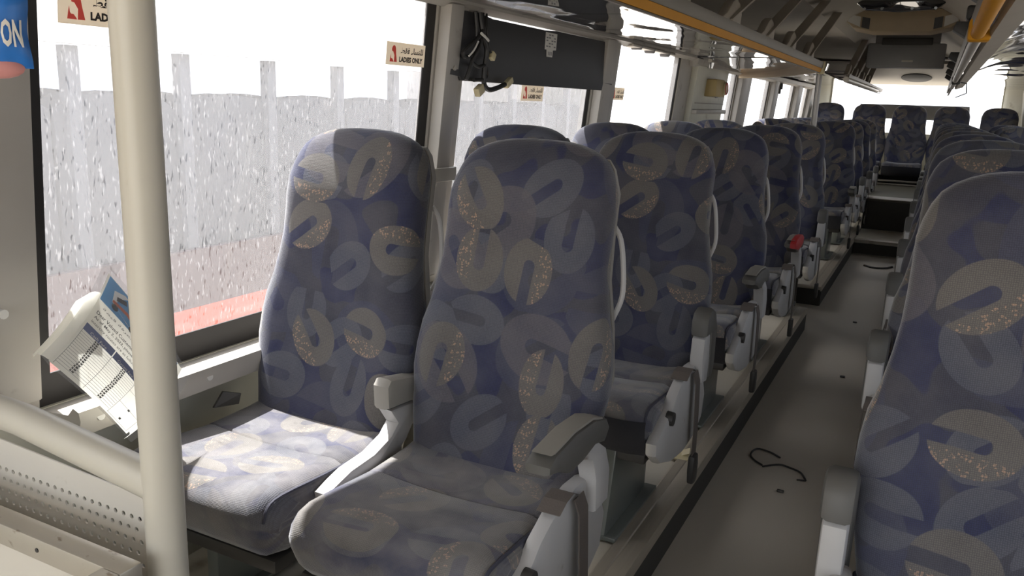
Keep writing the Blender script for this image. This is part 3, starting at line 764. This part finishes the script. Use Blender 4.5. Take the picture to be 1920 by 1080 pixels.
# ------------------------------------------------------------------ luggage racks
def rack(name, label, mir, y0, y1, struts, yel):
    def X(x): return x if not mir else -.594 - x
    t = thing(name, label, 'rack', (0, 0, 0))
    # glossy underside panels
    n = max(1, round((y1 - y0) / .62)); st = (y1 - y0) / n
    for k in range(n):
        ya, yb = y0 + k * st + .004, y0 + (k + 1) * st - .004
        b = BM(); nx = 16; up = []; lo = []
        for i in range(nx + 1):
            f = i / nx; x = -1.435 + f * (.775); q = max(0, (f - .70) / .30); z = 1.546 - .008 * f - .074 * q * q * (3 - 2 * q)
            up.append((X(x), z + .006)); lo.append((X(x), z))
        prism(b, up + lo[::-1], 'y', ya, yb)
        obj('underside_panel', b, FILM, t, 60)
    b = BM()
    prism(b, [(X(-.672), 1.463), (X(-.6535), 1.461), (X(-.6485), 1.484), (X(-.66), 1.486)], 'y', y0, yel)
    obj('yellow_insert', b, YEL, t)
    b = BM()
    prism(b, [(X(-.672), 1.458), (X(-.655), 1.455), (X(-.655), 1.460), (X(-.668), 1.4625), (X(-.664), 1.4865), (X(-.6475), 1.4845), (X(-.6455), 1.488), (X(-.642), 1.520), (X(-.66), 1.525), (X(-.672), 1.50)], 'y', y0, y1)
    obj('edge_rail', b, ALUD, t)
    for (y, dy) in struts:
        if mir:
            b = BM(); prism(b, [(X(-.672), 1.525), (X(-.60), 1.57), (X(-.61), 1.60), (X(-.68), 1.60)], 'y', y - .05, y + .05, .004); obj('foot_bracket', b, DARKP, t); continue
        b = BM()
        slab(b, [(X(-.66), y - .03, 1.52), (X(-.66), y + .035, 1.52), (X(-.63), y + dy + .03, 1.83), (X(-.63), y + dy - .035, 1.83)], .022)
        slab(b, [(X(-.64), y - .03, 1.52), (X(-.69), y - .03, 1.52), (X(-.66), y + dy - .035, 1.83), (X(-.61), y + dy - .035, 1.83)], .006)
        obj('strut', b, GREYB, t)
        b = BM(); prism(b, [(y - .16, 1.515), (y + .14, 1.515), (y + .15, 1.56), (y + .11, 1.59), (y + .06, 1.60), (y + .01, 1.585), (y - .06, 1.545)], 'x', X(-.685), X(-.650), .008); obj('foot_bracket', b, GREYB, t)
        b = BM(); slab(b, [(X(-.66), y + .02, 1.545), (X(-1.40), y + .02, 1.57), (X(-1.40), y - .02, 1.57), (X(-.66), y - .02, 1.545)], .012); obj('rib', b, DGREY, t)
    return t
rk = rack('luggage_rack', 'left overhead rack with yellow edge strip and shiny dark underside, near section', False, .92, 5.28, [(1.6, .9), (2.2, .9), (2.85, .9), (3.5, .9), (4.1, .95), (4.75, .9)], 5.26)
b = BM(); box(b, (-.655, 5.30, 1.49), (.04, .04, .075), .008); obj('end_cap', b, CONN, rk)
b = BM(); tube(b, [(-.628, 5.285, 1.472), (-.618, 5.285, 1.512)], .008, 10); obj('cap_glint', b, CHROME, rk)
# the underside runs on to the wall behind a curved beige end band
curve = smooth_path([(-.655, 5.29, 0), (-.81, 5.68, 0), (-1.0, 6.12, 0), (-1.2, 6.48, 0), (-1.44, 6.72, 0)], 4)
b = BM(); prism(b, [(-1.44, 5.285), (-.70, 5.285)] + [(p.x, p.y) for p in curve[1:]], 'z', 1.539, 1.545)
for v in b.verts: v.co.z -= .028 * (v.co.y - 5.285)
obj('underside_panel', b, FILM, rk, 60)
b = BM(); inner = [(p.x, p.y) for p in curve]; outer = [(p.x + .012, p.y + .02) for p in curve[::-1]]
prism(b, inner + outer, 'z', 1.466, 1.522); obj('end_moulding', b, BEIGE, rk)
b = BM()
for y, dz in ((4.18, 0), (4.40, -.004), (4.68, -.006)): tube(b, [(-1.428, y, 1.53), (-1.428, y, 1.513 + dz)], [.034, .026], 14)
obj('reading_light', b, DGREY, rk)
b = BM(); box(b, (-1.428, 4.42, 1.528), (.06, .75, .016), .006); obj('lamp_plate', b, ALU, rk)
rk2 = rack('luggage_rack', 'left overhead rack far section behind the thin steel pole', False, 6.9, 11.2, [(5.5 + 1.5, .8), (7.6, .8), (8.3, .8), (9.0, .8)], 6.92)
b = BM(); tube(b, [(-.66, 6.85, 1.478), (-.645, 10.2, 1.478)], .022, 12); obj('edge_tube', b, ALU, rk2)
rk3 = rack('luggage_rack', 'right overhead rack with silver edge tube and shiny ribbed underside', True, -1.4, 11.0, [(2.6, .8), (3.8, .8), (5.6, .8), (6.6, .8), (7.6, .8), (8.6, .8)], 2.75)
b = BM(); tube(b, [(.07, 2.74, 1.468), (.07, 7.9, 1.466)], .017, 14); obj('edge_tube', b, ALU, rk3)
b = BM(); tube(b, [(.068, -1.3, 1.469), (.068, 2.74, 1.469)], .019, 14); obj('yellow_sleeve', b, YEL, rk3)
b = BM(); box(b, (.072, 2.72, 1.478), (.058, .075, .06), .008); obj('yellow_clamp', b, YEL, rk3)
b = BM(); box(b, (.075, 6.3, 1.468), (.055, .09, .055), .01); obj('tube_bracket', b, DARKP, rk3)
b = BM(); prism(b, [(.10, 1.458), (.155, 1.475), (.15, 1.485), (.095, 1.47)], 'y', -1.3, 8.2); obj('grey_band', b, GREYB, rk3)
b = BM(); tube(b, [(.09, 6.3, 1.458), (.14, 6.33, 1.45), (.16, 6.9, 1.40), (.10, 7.2, 1.375)], .004, 6); obj('loose_cord', b, WIRE, rk3)

# thin pole
POLES = mat('dull_steel', (120, 117, 112), .3, metal=.9)
t = thing('grab_pole', 'thin upright steel pole in the gap behind the fifth left row', 'pole', (-.668, 5.352, 0))
b = BM(); tube(b, [(0, 0, 0), (0, 0, 1.46)], .0175, 14); obj('pole', b, POLES, t)
b = BM(); tube(b, [(0, 0, 0), (0, 0, .01)], .035, 14); obj('flange', b, ALU, t)

# ------------------------------------------------------------------ ceiling fittings
t = thing('air_vent_unit', 'beige curved air outlet on the ceiling with white louvres at both ends', 'vent', (-.3, 6.4, 1.86))
b = BM(); pr = []
for i in range(13):
    f = i / 12; pr.append((-.345 + .69 * f, -.10 + .0 + .10 * (1 - (2 * f - 1) ** 2) * .35))
prism(b, [(-.345, .06), (.345, .06), (.345, -.02), (.30, -.06), (.18, -.085), (-.18, -.085), (-.30, -.06), (-.345, -.02)], 'y', -.14, .16, .012); obj('housing', b, BEIGE, t)
for s in (-1, 1):
    b = BM(); slab(b, [(s * .255, -.155, -.055), (s * .335, -.155, -.02), (s * .335, -.155, .03), (s * .255, -.155, .01)], .012); obj('louvre', b, WHITEL, t)
    b = BM(); slab(b, [(s * .195, -.152, -.07), (s * .245, -.152, -.058), (s * .245, -.152, .01), (s * .195, -.152, .0)], .012); obj('dark_inlet', b, DARKP, t)
t = thing('ceiling_dome_strip', 'dark glossy lens strip with chrome screws on the ceiling before the vent', 'lamp', (-.3, 5.85, 1.905))
b = BM(); prism(b, [(-.25, .02), (.25, .02), (.25, .0), (.20, -.035), (.0, -.05), (-.20, -.035), (-.25, .0)], 'y', -.06, .06, .01); obj('lens', b, FILM, t)
for x in (-.2, -.10, .07, .2):
    b = BM(); tube(b, [(x, -.055, -.03), (x, -.07, -.034)], .009, 8); obj('screw', b, CHROME, t)
t = thing('monitor_box', 'grey overhead monitor box hanging from the ceiling before the rear bench', 'monitor', (-.315, 8.0, 1.72))
b = BM(); box(b, (0, 0, 0), (.605, .20, .20), .014); obj('housing', b, DGREY, t)
b = BM(); box(b, (0, .02, .13), (.50, .16, .13), .01); obj('neck', b, DGREY, t)
b = BM(); box(b, (0, -.06, .115), (.39, .11, .06), .006); obj('recess_tray', b, DARKP, t)
b = BM(); box(b, (.02, -.102, -.045), (.088, .006, .018), .003); obj('badge', b, ALU, t)
SPK = mat('speaker_cloth', (66, 64, 60), .8)
t = thing('speaker_grille', 'dark oval speaker grille on the beige panel above the rear window', 'speaker', (-.285, 10.98, 1.660))
b = BM(); ring = [(.165 * math.cos(a), .20 * math.sin(a)) for a in [2 * math.pi * i / 28 for i in range(28)]]
prism(b, ring, 'z', -.012, .012, .003); g_ = obj('grille', b, SPK, t); g_.rotation_euler = (-math.atan2(.20, 1.03), 0, 0)
t = thing('cctv_camera', 'small black dome camera beside the right rack rail', 'camera', (.115, 4.2, 1.655))
b = BM(); box(b, (0, 0, .02), (.13, .10, .06), .01); obj('body', b, DARKP, t)
b = BM(); bmesh.ops.create_uvsphere(b, u_segments=16, v_segments=10, radius=.042, matrix=Matrix.Translation((-.015, -.03, -.015))); obj('dome', b, FILM, t)
b = BM(); box(b, (.02, .02, .10), (.03, .03, .14), .004); obj('mount', b, DARKP, t)
for i, (x, y, z, l) in enumerate(((.02, 9.6, 1.80, 'small white vent plate on the ceiling right of the monitor box'), (-.64, 9.4, 1.80, 'small white vent plate on the ceiling left of the monitor box'))):
    t = thing('vent_plate', l, 'vent', (x, y, z))
    b = BM(); box(b, (0, 0, 0), (.12, .10, .05), .005); obj('plate', b, WHITEL, t)
    b = BM(); box(b, (0, -.052, 0), (.09, .006, .018), .002); obj('slot', b, DARKP, t)

# ------------------------------------------------------------------ left wall fittings
t = thing('blank_board', 'large black board hung across the top of the second window', 'board', (-1.435, 0, 0))
b = BM(); prism(b, [(2.352, 1.505), (2.338, 1.314), (2.40, 1.310), (2.412, 1.297), (3.705, 1.297), (3.72, 1.33), (3.838, 1.325), (3.842, 1.518), (3.16, 1.518), (3.05, 1.512), (2.62, 1.512), (2.55, 1.52), (2.40, 1.52)], 'x', 0, .012, .002); obj('panel', b, BLACKP, t)
for y, z in ((2.372, 1.487), (2.362, 1.335), (3.80, 1.43)):
    b = BM(); tube(b, [(.012, y, z), (.017, y, z)], .008, 10); obj('bolt', b, ALU, t)
b = BM(); prism(b, [(3.055, 1.506), (3.165, 1.506), (3.158, 1.442), (3.128, 1.440), (3.124, 1.413), (3.07, 1.413), (3.068, 1.440), (3.05, 1.440)], 'x', .0125, .0135); lb = obj('label', b, WHITEL, t)
b = BM()
for k in range(5):
    z = 1.497 - k * .011
    for q in range(4):
        if (k + q) % 3: box(b, (.0139, 3.07 + q * .024, z), (.0006, .016, .005))
for q in range(3): box(b, (.0139, 3.085 + q * .014, 1.426), (.0006, .006, .014))
obj('print', b, LINEP, lb)['kind'] = 'stuff'
t = thing('cable_bundle', 'tied bundle of black cables with cream plugs hanging on the black board', 'cables', (-1.405, 0, 0))
paths = [[(0, 2.46, 1.52), (0, 2.475, 1.44), (.006, 2.455, 1.39), (0, 2.40, 1.372), (.004, 2.385, 1.39), (.012, 2.45, 1.43), (.01, 2.50, 1.47), (0, 2.53, 1.51)],
         [(0, 2.51, 1.52), (.01, 2.49, 1.45), (.015, 2.46, 1.40), (.01, 2.44, 1.375), (.005, 2.42, 1.33), (0, 2.41, 1.30)],
         [(0, 2.49, 1.52), (.012, 2.50, 1.44), (.014, 2.52, 1.40), (.010, 2.515, 1.34), (.01, 2.515, 1.29), (.012, 2.545, 1.272), (.012, 2.60, 1.278), (.014, 2.66, 1.293)],
         [(.004, 2.53, 1.52), (.016, 2.515, 1.46), (.016, 2.53, 1.415), (.016, 2.545, 1.395)],
         [(.01, 2.51, 1.31), (.014, 2.508, 1.285), (.014, 2.49, 1.272)],
         [(.0, 2.44, 1.36), (.01, 2.47, 1.345), (.012, 2.52, 1.35), (.01, 2.53, 1.31), (.006, 2.45, 1.30)]]
for p, r in zip(paths, (.007, .007, .009, .004, .004, .006)):
    b = BM(); tube(b, smooth_path(p, 5), r, 8); obj('cable', b, WIRE, t)
for c, s_, rz in (((.014, 2.475, 1.268), (.022, .040, .030), .5), ((.014, 2.685, 1.300), (.02, .05, .022), .5), ((.016, 2.555, 1.385), (.018, .026, .026), -.5)):
    b = BM(); box(b, c, s_, .003, Matrix.Rotation(rz, 3, 'X')); obj('connector', b, CONN, t)
b = BM(); tube(b, smooth_path([(.024, 2.46, 1.452), (.026, 2.49, 1.440), (.022, 2.515, 1.432)], 4), .0045, 8); obj('cable_tie', b, WHITEL, t)
b = BM(); tube(b, smooth_path([(.014, 2.40, 1.375), (.018, 2.425, 1.395), (.02, 2.45, 1.425)], 4), .003, 8); obj('white_lead', b, WHITEL, t)
# curtain hook bracket on the pillar
t = thing('pillar_bracket', 'small cream bracket sticking out from the pillar behind the front seats', 'bracket', (-1.44, 2.30, .99))
b = BM(); box(b, (.0, .03, .0), (.014, .15, .045), .003); obj('arm', b, POLEM, t)
b = BM(); box(b, (-.02, .105, .0), (.05, .012, .045), .003); obj('lip', b, POLEM, t)

# stickers
def sticker(y, z, label, wd=.204, ht=.066):
    t = thing('ladies_sticker', label, 'sticker', (wx(z) + .003, y, z))
    Rm = Matrix(((0, 0, 1), (1, 0, 0), (0, 1, 0))).to_4x4()       # local x->+Y, y->+Z, z->+X
    lean = Matrix.Rotation(math.atan(.09), 4, 'Y')
    def add(name, me, m, d):
        o = link(name, me, m, t, 0)
        me.transform(Matrix.Translation((0, 0, d))); me.transform(Rm); me.transform(lean)
        return o
    b = BM(); box(b, (wd / 2, ht / 2, 0), (wd, ht, .001), .0004); me = bpy.data.meshes.new('backing'); b.to_mesh(me); b.free()
    add('backing', me, STK, 0)
    k = ht / .066
    hood = [(.027, .040), (.026, .046), (.029, .053), (.035, .057), (.042, .055), (.046, .048), (.049, .032), (.055, .009), (.0395, .009), (.0405, .028), (.033, .039)]
    front = [(.018, .009), (.0205, .024), (.0225, .033), (.0238, .021), (.026, .0185), (.031, .0183), (.0365, .012), (.038, .009)]
    add('red_veil', flat_poly([[(a * k, c * k) for a, c in hood], [(a * k, c * k) for a, c in front]]), STKR, .0009)
    add('lettering', fit_text('LADIES ONLY', .066 * k, .010 * k, .192 * k, .026 * k, .05), INK, .0010)
    add('arabic_lettering', fit_text('\ufec2\ufed8\ufed3 \ufe80\ufe8e\ufeb4\ufee8\ufee0\ufedf', .072 * k, .034 * k, .192 * k, .054 * k, .03), INK, .0010)
    return t
sticker(1.017, 1.351, 'cream ladies only sticker at the top of the front window beside the pole', .204, .066)
sticker(2.040, 1.330, 'cream ladies only sticker at the rear edge of the front window')
sticker(2.952, 1.238, 'cream ladies only sticker under the black board')
sticker(3.960, 1.257, 'cream ladies only sticker at the front edge of the third window', .185, .062)

# emergency exit panel fittings
t = thing('exit_wall_panel', 'cream wall panel with ledge between the third and fourth windows', 'panel', (wx(1.245), 5.12, 0))
b = BM(); prism(b, [(.0 - .06, .64), (.03 - .05, .66), (.045 + .02, 1.50), (.02, 1.52), (-.06, .66)], 'y', .26, 1.14, .008); obj('panel', b, CREAM, t)
b = BM(); box(b, (.04, .70, 1.205), (.06, .84, .03), .008); obj('ledge', b, POST, t)
b = BM(); box(b, (.052, .86, 1.325), (.004, .07, .05), .002); obj('dark_notice', b, DGREY, t)
for z in (1.26, 1.47):
    b = BM(); box(b, (.05, .70, z), (.006, .80, .006), .001); obj('groove', b, GREYB, t)
t = thing('alarm_sounder', 'mustard box with round red ringed end on the cream wall panel', 'alarm', (-1.40, 5.78, 1.365))
b = BM(); box(b, (.0, .0, 0), (.10, .26, .115), .012); obj('box', b, BEIGEB, t)
b = BM(); tube(b, [(.05, .10, 0), (.066, .10, 0)], [.046, .044], 18); d_ = obj('disc', b, CONN, t)
b = BM(); tube(b, [(.066 + .0, .10 + .038 * math.cos(a), .038 * math.sin(a)) for a in [2 * math.pi * i / 20 for i in range(21)]], .005, 6, False); obj('red_ring', b, RED, t)
t = thing('spot_lamp', 'small bright metal lamp under the rack above the cream wall panel', 'lamp', (-1.40, 5.62, 1.50))
b = BM(); tube(b, [(0, 0, .03), (0, 0, -.012)], [.03, .022], 14); obj('cup', b, CHROME, t)
b = BM(); box(b, (0, 0, .035), (.07, .18, .02), .005); obj('plate', b, ALU, t)
t = thing('window_stay', 'small dark latch on the pillar by the rear left windows', 'latch', (wx(1.44) + .02, 8.62, 1.44))
b = BM(); box(b, (0, .03, .02), (.05, .07, .06), .006); box(b, (.0, .01, -.03), (.03, .04, .05), .004); obj('body', b, DARKP, t)
t = thing('tucked_flap', 'dark folded plastic flap against the wall beside the front window cushion', 'scrap', (-1.445, 1.35, .50))
b = BM(); slab(b, [(0, -.03, .0), (.02, .03, -.005), (.025, .034, .022), (.005, -.003, .034)], .008); obj('flap', b, PAD, t)

# rear bench backing board at the rear window
t = thing('rear_board', 'grey board standing at the rear window behind the bench', 'board', (-.28, 11.28, 1.245))
b = BM(); slab(b, [(-.60, 0, .096), (.60, 0, .100), (.62, 0, -.075), (-.62, 0, -.075)], .02); obj('board', b, DGREY, t)
for x in (-.45, .45):
    b = BM(); box(b, (x, .03, -.25), (.03, .02, .40), .003); obj('stay', b, DARKP, t)

# ------------------------------------------------------------------ fare notice in a clear sleeve at the front window
TL, TR, BL, BR = Vector((-1.40, 1.035, .885)), Vector((-1.365, 1.165, .657)), Vector((-1.345, .868, .762)), Vector((-1.335, 1.005, .575))
NRM = (TR - TL).cross(BL - TL).normalized()
if NRM.x < 0: NRM = -NRM
def pmap(u, v, d=0):
    """u 0..1 along the heading, v 0..1 down the sheet; curled towards its foot"""
    p = (TL * (1 - u) + TR * u) * (1 - v) + (BL * (1 - u) + BR * u) * v
    bow = .016 * math.sin(v * math.pi) - .012 * max(0, v - .72) * 8 * max(0, v - .72)
    return p + NRM * (bow + .008 * math.sin(u * math.pi) + d)
def psheet(name, rects, m, parent, d, nu=6, nv=6, th=0):
    V = []; Fc = []
    for (u0, v0, u1, v1) in rects:
        a = max(1, math.ceil((u1 - u0) * 12)); c = max(1, math.ceil((v1 - v0) * 14)); o = len(V)
        for j in range(c + 1):
            for i in range(a + 1): V.append(tuple(pmap(u0 + (u1 - u0) * i / a, v0 + (v1 - v0) * j / c, d)))
        for j in range(c):
            for i in range(a): k = o + j * (a + 1) + i; Fc.append((k, k + 1, k + a + 2, k + a + 1))
    me = bpy.data.meshes.new(name); me.from_pydata(V, [], Fc); return link(name, me, m, parent, 60)
def ptext(name, s, u0, v0, u1, v1, m, parent, d=.0012, bold=0.0):
    me = fit_text(s, 0, 0, 1, 1, bold)
    for v in me.vertices: v.co = pmap(u0 + v.co.x * (u1 - u0), v1 - v.co.y * (v1 - v0), d)
    return link(name, me, m, parent, 0)
def ppoly(name, polys, m, parent, d):
    me = flat_poly(polys)
    for v in me.vertices: v.co = pmap(v.co.x, v.co.y, d)
    return link(name, me, m, parent, 0)
t = thing('fare_notice', 'white bilingual fare notice with blue heading, curled in a clear sleeve at the front window', 'notice')
sh_ = psheet('sheet', [(0, 0, 1, 1)], PAPER, t, 0)
psheet('heading_band', [(.02, .012, .93, .30)], BLUEP, sh_, .0008)
pic = ppoly('bus_picture', [[(.10, .10), (.20, .04), (.46, .05), (.56, .12), (.58, .22), (.50, .29), (.30, .27), (.12, .22)]], WHITEP, sh_, .0012)
ppoly('bus_picture_window', [[(.24, .055), (.42, .06), (.44, .15), (.28, .15)], [(.46, .07), (.54, .13), (.555, .19), (.47, .17)], [(.14, .13), (.23, .08), (.25, .12), (.15, .17)]], INK, sh_, .0016)
ppoly('bus_picture_stripe', [[(.12, .19), (.28, .17), (.50, .22), (.50, .25), (.28, .205), (.12, .22)]], ORANP, sh_, .0016)
ppoly('bus_picture_wheel', [[(.16 + .035 * math.cos(a), .245 + .03 * math.sin(a)) for a in [2 * math.pi * i / 12 for i in range(12)]], [(.38 + .04 * math.cos(a), .285 + .028 * math.sin(a)) for a in [2 * math.pi * i / 12 for i in range(12)]]], INK, sh_, .0018)
psheet('heading_bubble', [(.74, .20, .92, .29)], WHITEP, sh_, .0013)
ptext('arabic_line', '\ufe94\ufee4\ufef4\ufed7 \ufe94\ufed3\ufeae\ufecc\ufe97 \ufede\ufef3\ufeaa\ufecc\ufe97 \ufee2\ufe97 \ufea9\ufeee\ufed7\ufeee\ufedf\ufe8d', .08, .335, .93, .375, INK, sh_)
ptext('salutation', 'Dear Valued Customers,', .05, .405, .52, .445, INK, sh_, bold=.01)
ptext('notice_line', 'As of May 2, 2023, please note that based on wasel', .05, .46, .97, .495, INK, sh_, bold=.008)
ptext('notice_line', 'intercity routes are as follows:', .05, .51, .60, .545, INK, sh_)
psheet('table_heading', [(.03, .565, .355, .635), (.365, .565, .675, .635), (.685, .565, .97, .635)], NAVYP, sh_, .001)
ptext('table_heading_text', 'Cash Fare', .10, .603, .28, .628, WHITEP, sh_, .0014)
ptext('table_heading_text', 'Current Fare', .42, .603, .62, .628, WHITEP, sh_, .0014)
ptext('table_heading_text', 'Route No', .74, .603, .92, .628, WHITEP, sh_, .0014)
rules = [(.03, .635 + .022 * k, .675, .635 + .022 * k + .0028) for k in range(1, 16)] + [(.675, .635 + .044 * k, .97, .635 + .044 * k + .0028) for k in (2, 5, 8)]
rules += [(x, .635, x + .004, .99) for x in (.03, .36, .68, .967)]
psheet('table_rule', rules, LINEP, sh_, .001)
marks = []
for k in range(15):
    for x in (.17, .50):
        q = x + random.uniform(-.004, .004); marks += [(q, .639 + .022 * k, q + .016, .652 + .022 * k), (q + .022, .639 + .022 * k, q + .045, .652 + .022 * k)]
for k in (1, 4, 6): marks.append((.81, .65 + .05 * k, .835, .668 + .05 * k))
psheet('table_figure', marks, INK, sh_, .001)['kind'] = 'stuff'
# sleeve: clear sheet a little larger, folded round at the left and foot
V = []; Fc = []; nu, nv = 10, 12
for j in range(nv + 1):
    for i in range(nu + 1):
        u = -.10 + 1.2 * i / nu; v = -.05 + 1.08 * j / nv; V.append(tuple(pmap(u, v, .004 + .02 * max(0, -u) * 4)))
for j in range(nv):
    for i in range(nu): k = j * (nu + 1) + i; Fc.append((k, k + 1, k + nu + 2, k + nu + 1))
me = bpy.data.meshes.new('sleeve'); me.from_pydata(V, [], Fc); link('sleeve', me, PLAST, t, 60)
V = []; Fc = []
for j in range(9):
    v = .26 + .74 * j / 8
    for i in range(5):
        u = -.0 - .10 * min(1, (v - .2) * 4) * math.sin(i / 4 * math.pi * .8); d = .004 - .030 * (1 - math.cos(i / 4 * math.pi * .8)) * .5
        V.append(tuple(pmap(u, v, d)))
for j in range(8):
    for i in range(4): k = j * 5 + i; Fc.append((k, k + 1, k + 6, k + 5))
me = bpy.data.meshes.new('curled_edge'); me.from_pydata(V, [], Fc); link('curled_edge', me, PAPER, t, 60)
V = []; Fc = []
for j in range(9):
    v = .35 + .62 * j / 8
    for i in range(4): V.append(tuple(pmap(1.0 + .10 * i / 3 * (1 if v > .3 else 0), v, .0 - .03 * (i / 3) ** 2)))
for j in range(8):
    for i in range(3): k = j * 4 + i; Fc.append((k, k + 1, k + 5, k + 4))
me = bpy.data.meshes.new('right_flap'); me.from_pydata(V, [], Fc); link('right_flap', me, PAPER, t, 60)
V = [tuple(pmap(u, v, .006)) for u, v in ((-.03, -.16), (.06, -.16), (.05, -.02), (-.02, -.02))]
me = bpy.data.meshes.new('tape'); me.from_pydata(V, [], [(0, 1, 2, 3)]); link('tape', me, PLAST, t, 0)

# ------------------------------------------------------------------ blue packet hanging at the top left
t = thing('blue_packet', 'crumpled blue packet with white letters hanging by the front window pillar', 'packet', (-1.218, .747, 1.336))
nx = Vector((.85, -.52, 0)).normalized(); ax = Vector((.52, .85, 0)).normalized()
def bagp(u, v, d):
    bulge = .022 * max(0, 1 - u * u) ** .6 * max(0, 1 - v * v) ** .5 + .0035 * mnoise.noise(Vector((u * 3, v * 3, d * 2)))
    return ax * (u * .044 * (1 + .05 * math.sin(v * 5))) + Vector((0, 0, v * .074)) + nx * (d * bulge)
V = []; Fc = []; n = 14
for sgn in (1, -1):
    o = len(V)
    for j in range(n + 1):
        for i in range(n + 1): V.append(tuple(bagp(-1 + 2 * i / n, -1 + 2 * j / n, sgn)))
    for j in range(n):
        for i in range(n):
            k = o + j * (n + 1) + i; f = (k, k + 1, k + n + 2, k + n + 1); Fc.append(f if sgn > 0 else f[::-1])
me = bpy.data.meshes.new('pouch'); me.from_pydata(V, [], Fc); link('pouch', me, BAGB, t, 60)
me = fit_text('ON', .20, -.61, .82, -.09, .03)
b = BM(); b.from_mesh(me); bmesh.ops.triangulate(b, faces=b.faces[:]); bmesh.ops.subdivide_edges(b, edges=b.edges[:], cuts=1); b.to_mesh(me); b.free()
for v in me.vertices: v.co = bagp(v.co.x, v.co.y, 1) + nx * .003
link('lettering', me, BAGW, t, 0)
b = BM(); bmesh.ops.create_uvsphere(b, u_segments=14, v_segments=8, radius=1, matrix=Matrix.Translation((0, 0, -.074)) @ Matrix.Rotation(math.atan2(ax.y, ax.x), 4, 'Z') @ Matrix.Diagonal((.036, .012, .016, 1))); obj('pink_base', b, PINK, t)
b = BM(); tube(b, [(-.01, 0, .08), (-.015, .0, .215)], .0025, 6); obj('string', b, WIRE, t)

# ------------------------------------------------------------------ loose bits on the floor
t = thing('bent_wire', 'bent piece of black wire lying on the aisle floor', 'wire')
b = BM(); tube(b, smooth_path([(-.346, 2.925, .004), (-.385, 2.955, .004), (-.434, 2.963, .004), (-.446, 2.90, .004), (-.425, 2.855, .004), (-.392, 2.825, .004)], 5), .0035, 6); obj('wire', b, WIRE, t)
t = thing('bent_wire', 'second black wire piece lying in the aisle with a hooked end', 'wire')
b = BM(); tube(b, smooth_path([(-.388, 2.815, .004), (-.34, 2.861, .004), (-.30, 2.855, .004), (-.262, 2.834, .004), (-.245, 2.80, .004), (-.237, 2.777, .004)], 5), .0035, 6); tube(b, [(-.237, 2.777, .004), (-.265, 2.768, .004)], .003, 6); obj('wire', b, WIRE, t)
t = thing('loose_cable', 'thin dark cable lying across the aisle before the rear step', 'cable')
b = BM(); tube(b, smooth_path([(-.38, 7.25, .006), (-.30, 7.18, .006), (-.22, 7.22, .006), (-.17, 7.32, .006)], 5), .008, 6); obj('cable', b, WIRE, t)
t = thing('paper_scrap', 'crumpled beige paper scrap on the left platform beside a belt buckle', 'scrap', (-.60, 2.47, ZP))
b = BM(); slab(b, [(-.03, -.03, .004), (.03, -.025, .004), (.025, .03, .02), (-.02, .025, .006)], .004); slab(b, [(-.005, -.01, .004), (.03, -.005, .022), (.025, .02, .03), (-.01, .02, .012)], .003); obj('scrap', b, CONN, t)
for i, (x, y, l) in enumerate(((-.24, 4.05, 'tiny dark crumb on the aisle floor beyond the wire'), (-.30, 2.65, 'tiny dark crumb on the aisle floor before the wire'), (-.28, 5.2, 'tiny dark crumb on the aisle floor near the second platform'))):
    b = BM(); box(b, (0, 0, .004), (.022, .012, .008), .002); o = tag(obj('floor_crumb', b, DARKP), l, 'debris'); o.location = (x, y, 0)

# ------------------------------------------------------------------ outside: ground and the coach parked alongside
b = BM(); box(b, (0, 0, -1.05), (240, 240, .1)); struct('ground', b, SAND)
t = thing('parked_coach', 'white coach with a red stripe parked alongside, seen through the dirty front window', 'bus', (-3.6, 0, -1.0))
Y0, Y1 = -4.0, 9.0
def nb(name, c, s, m, bev=.0):
    b = BM(); box(b, c, s, bev); return obj(name, b, m, t)
for xx, nm in ((-.03, 'near'), (-2.47, 'far')):
    nb('upper_body', (xx, (Y0 + Y1) / 2, 2.92 if nm == 'near' else 3.07), (.06, Y1 - Y0, 1.0 if nm == 'near' else .7), NWHITE)
    nb('waist_panel', (xx, (Y0 + Y1) / 2, 1.19), (.06, Y1 - Y0, .33), NPINK)
    nb('red_stripe', (xx + (.004 if nm == 'near' else -.004), (Y0 + Y1) / 2, .86), (.06, Y1 - Y0, .335), NRED)
    nb('lower_body', (xx, (Y0 + Y1) / 2, .47), (.06, Y1 - Y0, .44), NWHITE)
    y = Y0
    while y < Y1:
        if nm == 'near': nb('window_post', (xx - .06, y, 1.885), (.06, .07, 1.06), NPOST)
        b = BM(); vs = [b.verts.new((xx, y + .002, z_)) for z_ in (1.35, 2.42)] + [b.verts.new((xx, y + .658, z_)) for z_ in (2.42, 1.35)]; b.faces.new(vs)
        obj('window_pane', b, NGLASS, t, 0)
        y += .66
nb('roof', (-1.25, (Y0 + Y1) / 2, 3.45), (2.5, Y1 - Y0, .08), NWHITE)
nb('cabin_floor', (-1.25, (Y0 + Y1) / 2, 1.0), (2.4, Y1 - Y0, .06), NDARK)
nb('end_wall', (-1.25, Y0, 2.0), (2.5, .08, 3.0), NWHITE); nb('end_wall', (-1.25, Y1, 2.0), (2.5, .08, 3.0), NWHITE)
y = Y0 + .3
k = 0
while y < Y1:
    for x in (-.2, -.75):
        b = BM(); prism(b, [(y - .36, 1.0), (y + .36, 1.0), (y + .36, 2.12), (y + .25, 2.19), (y, 2.21), (y - .25, 2.19), (y - .36, 2.12)], 'x', x - .1, x + .1, .02); obj('seat_back', b, NSEAT, t)
    y += .73
for y in (-2.2, 5.6):
    b = BM(); tube(b, [(.01, y, .5), (-.25, y, .5)], .5, 24); obj('wheel', b, RUB, t)
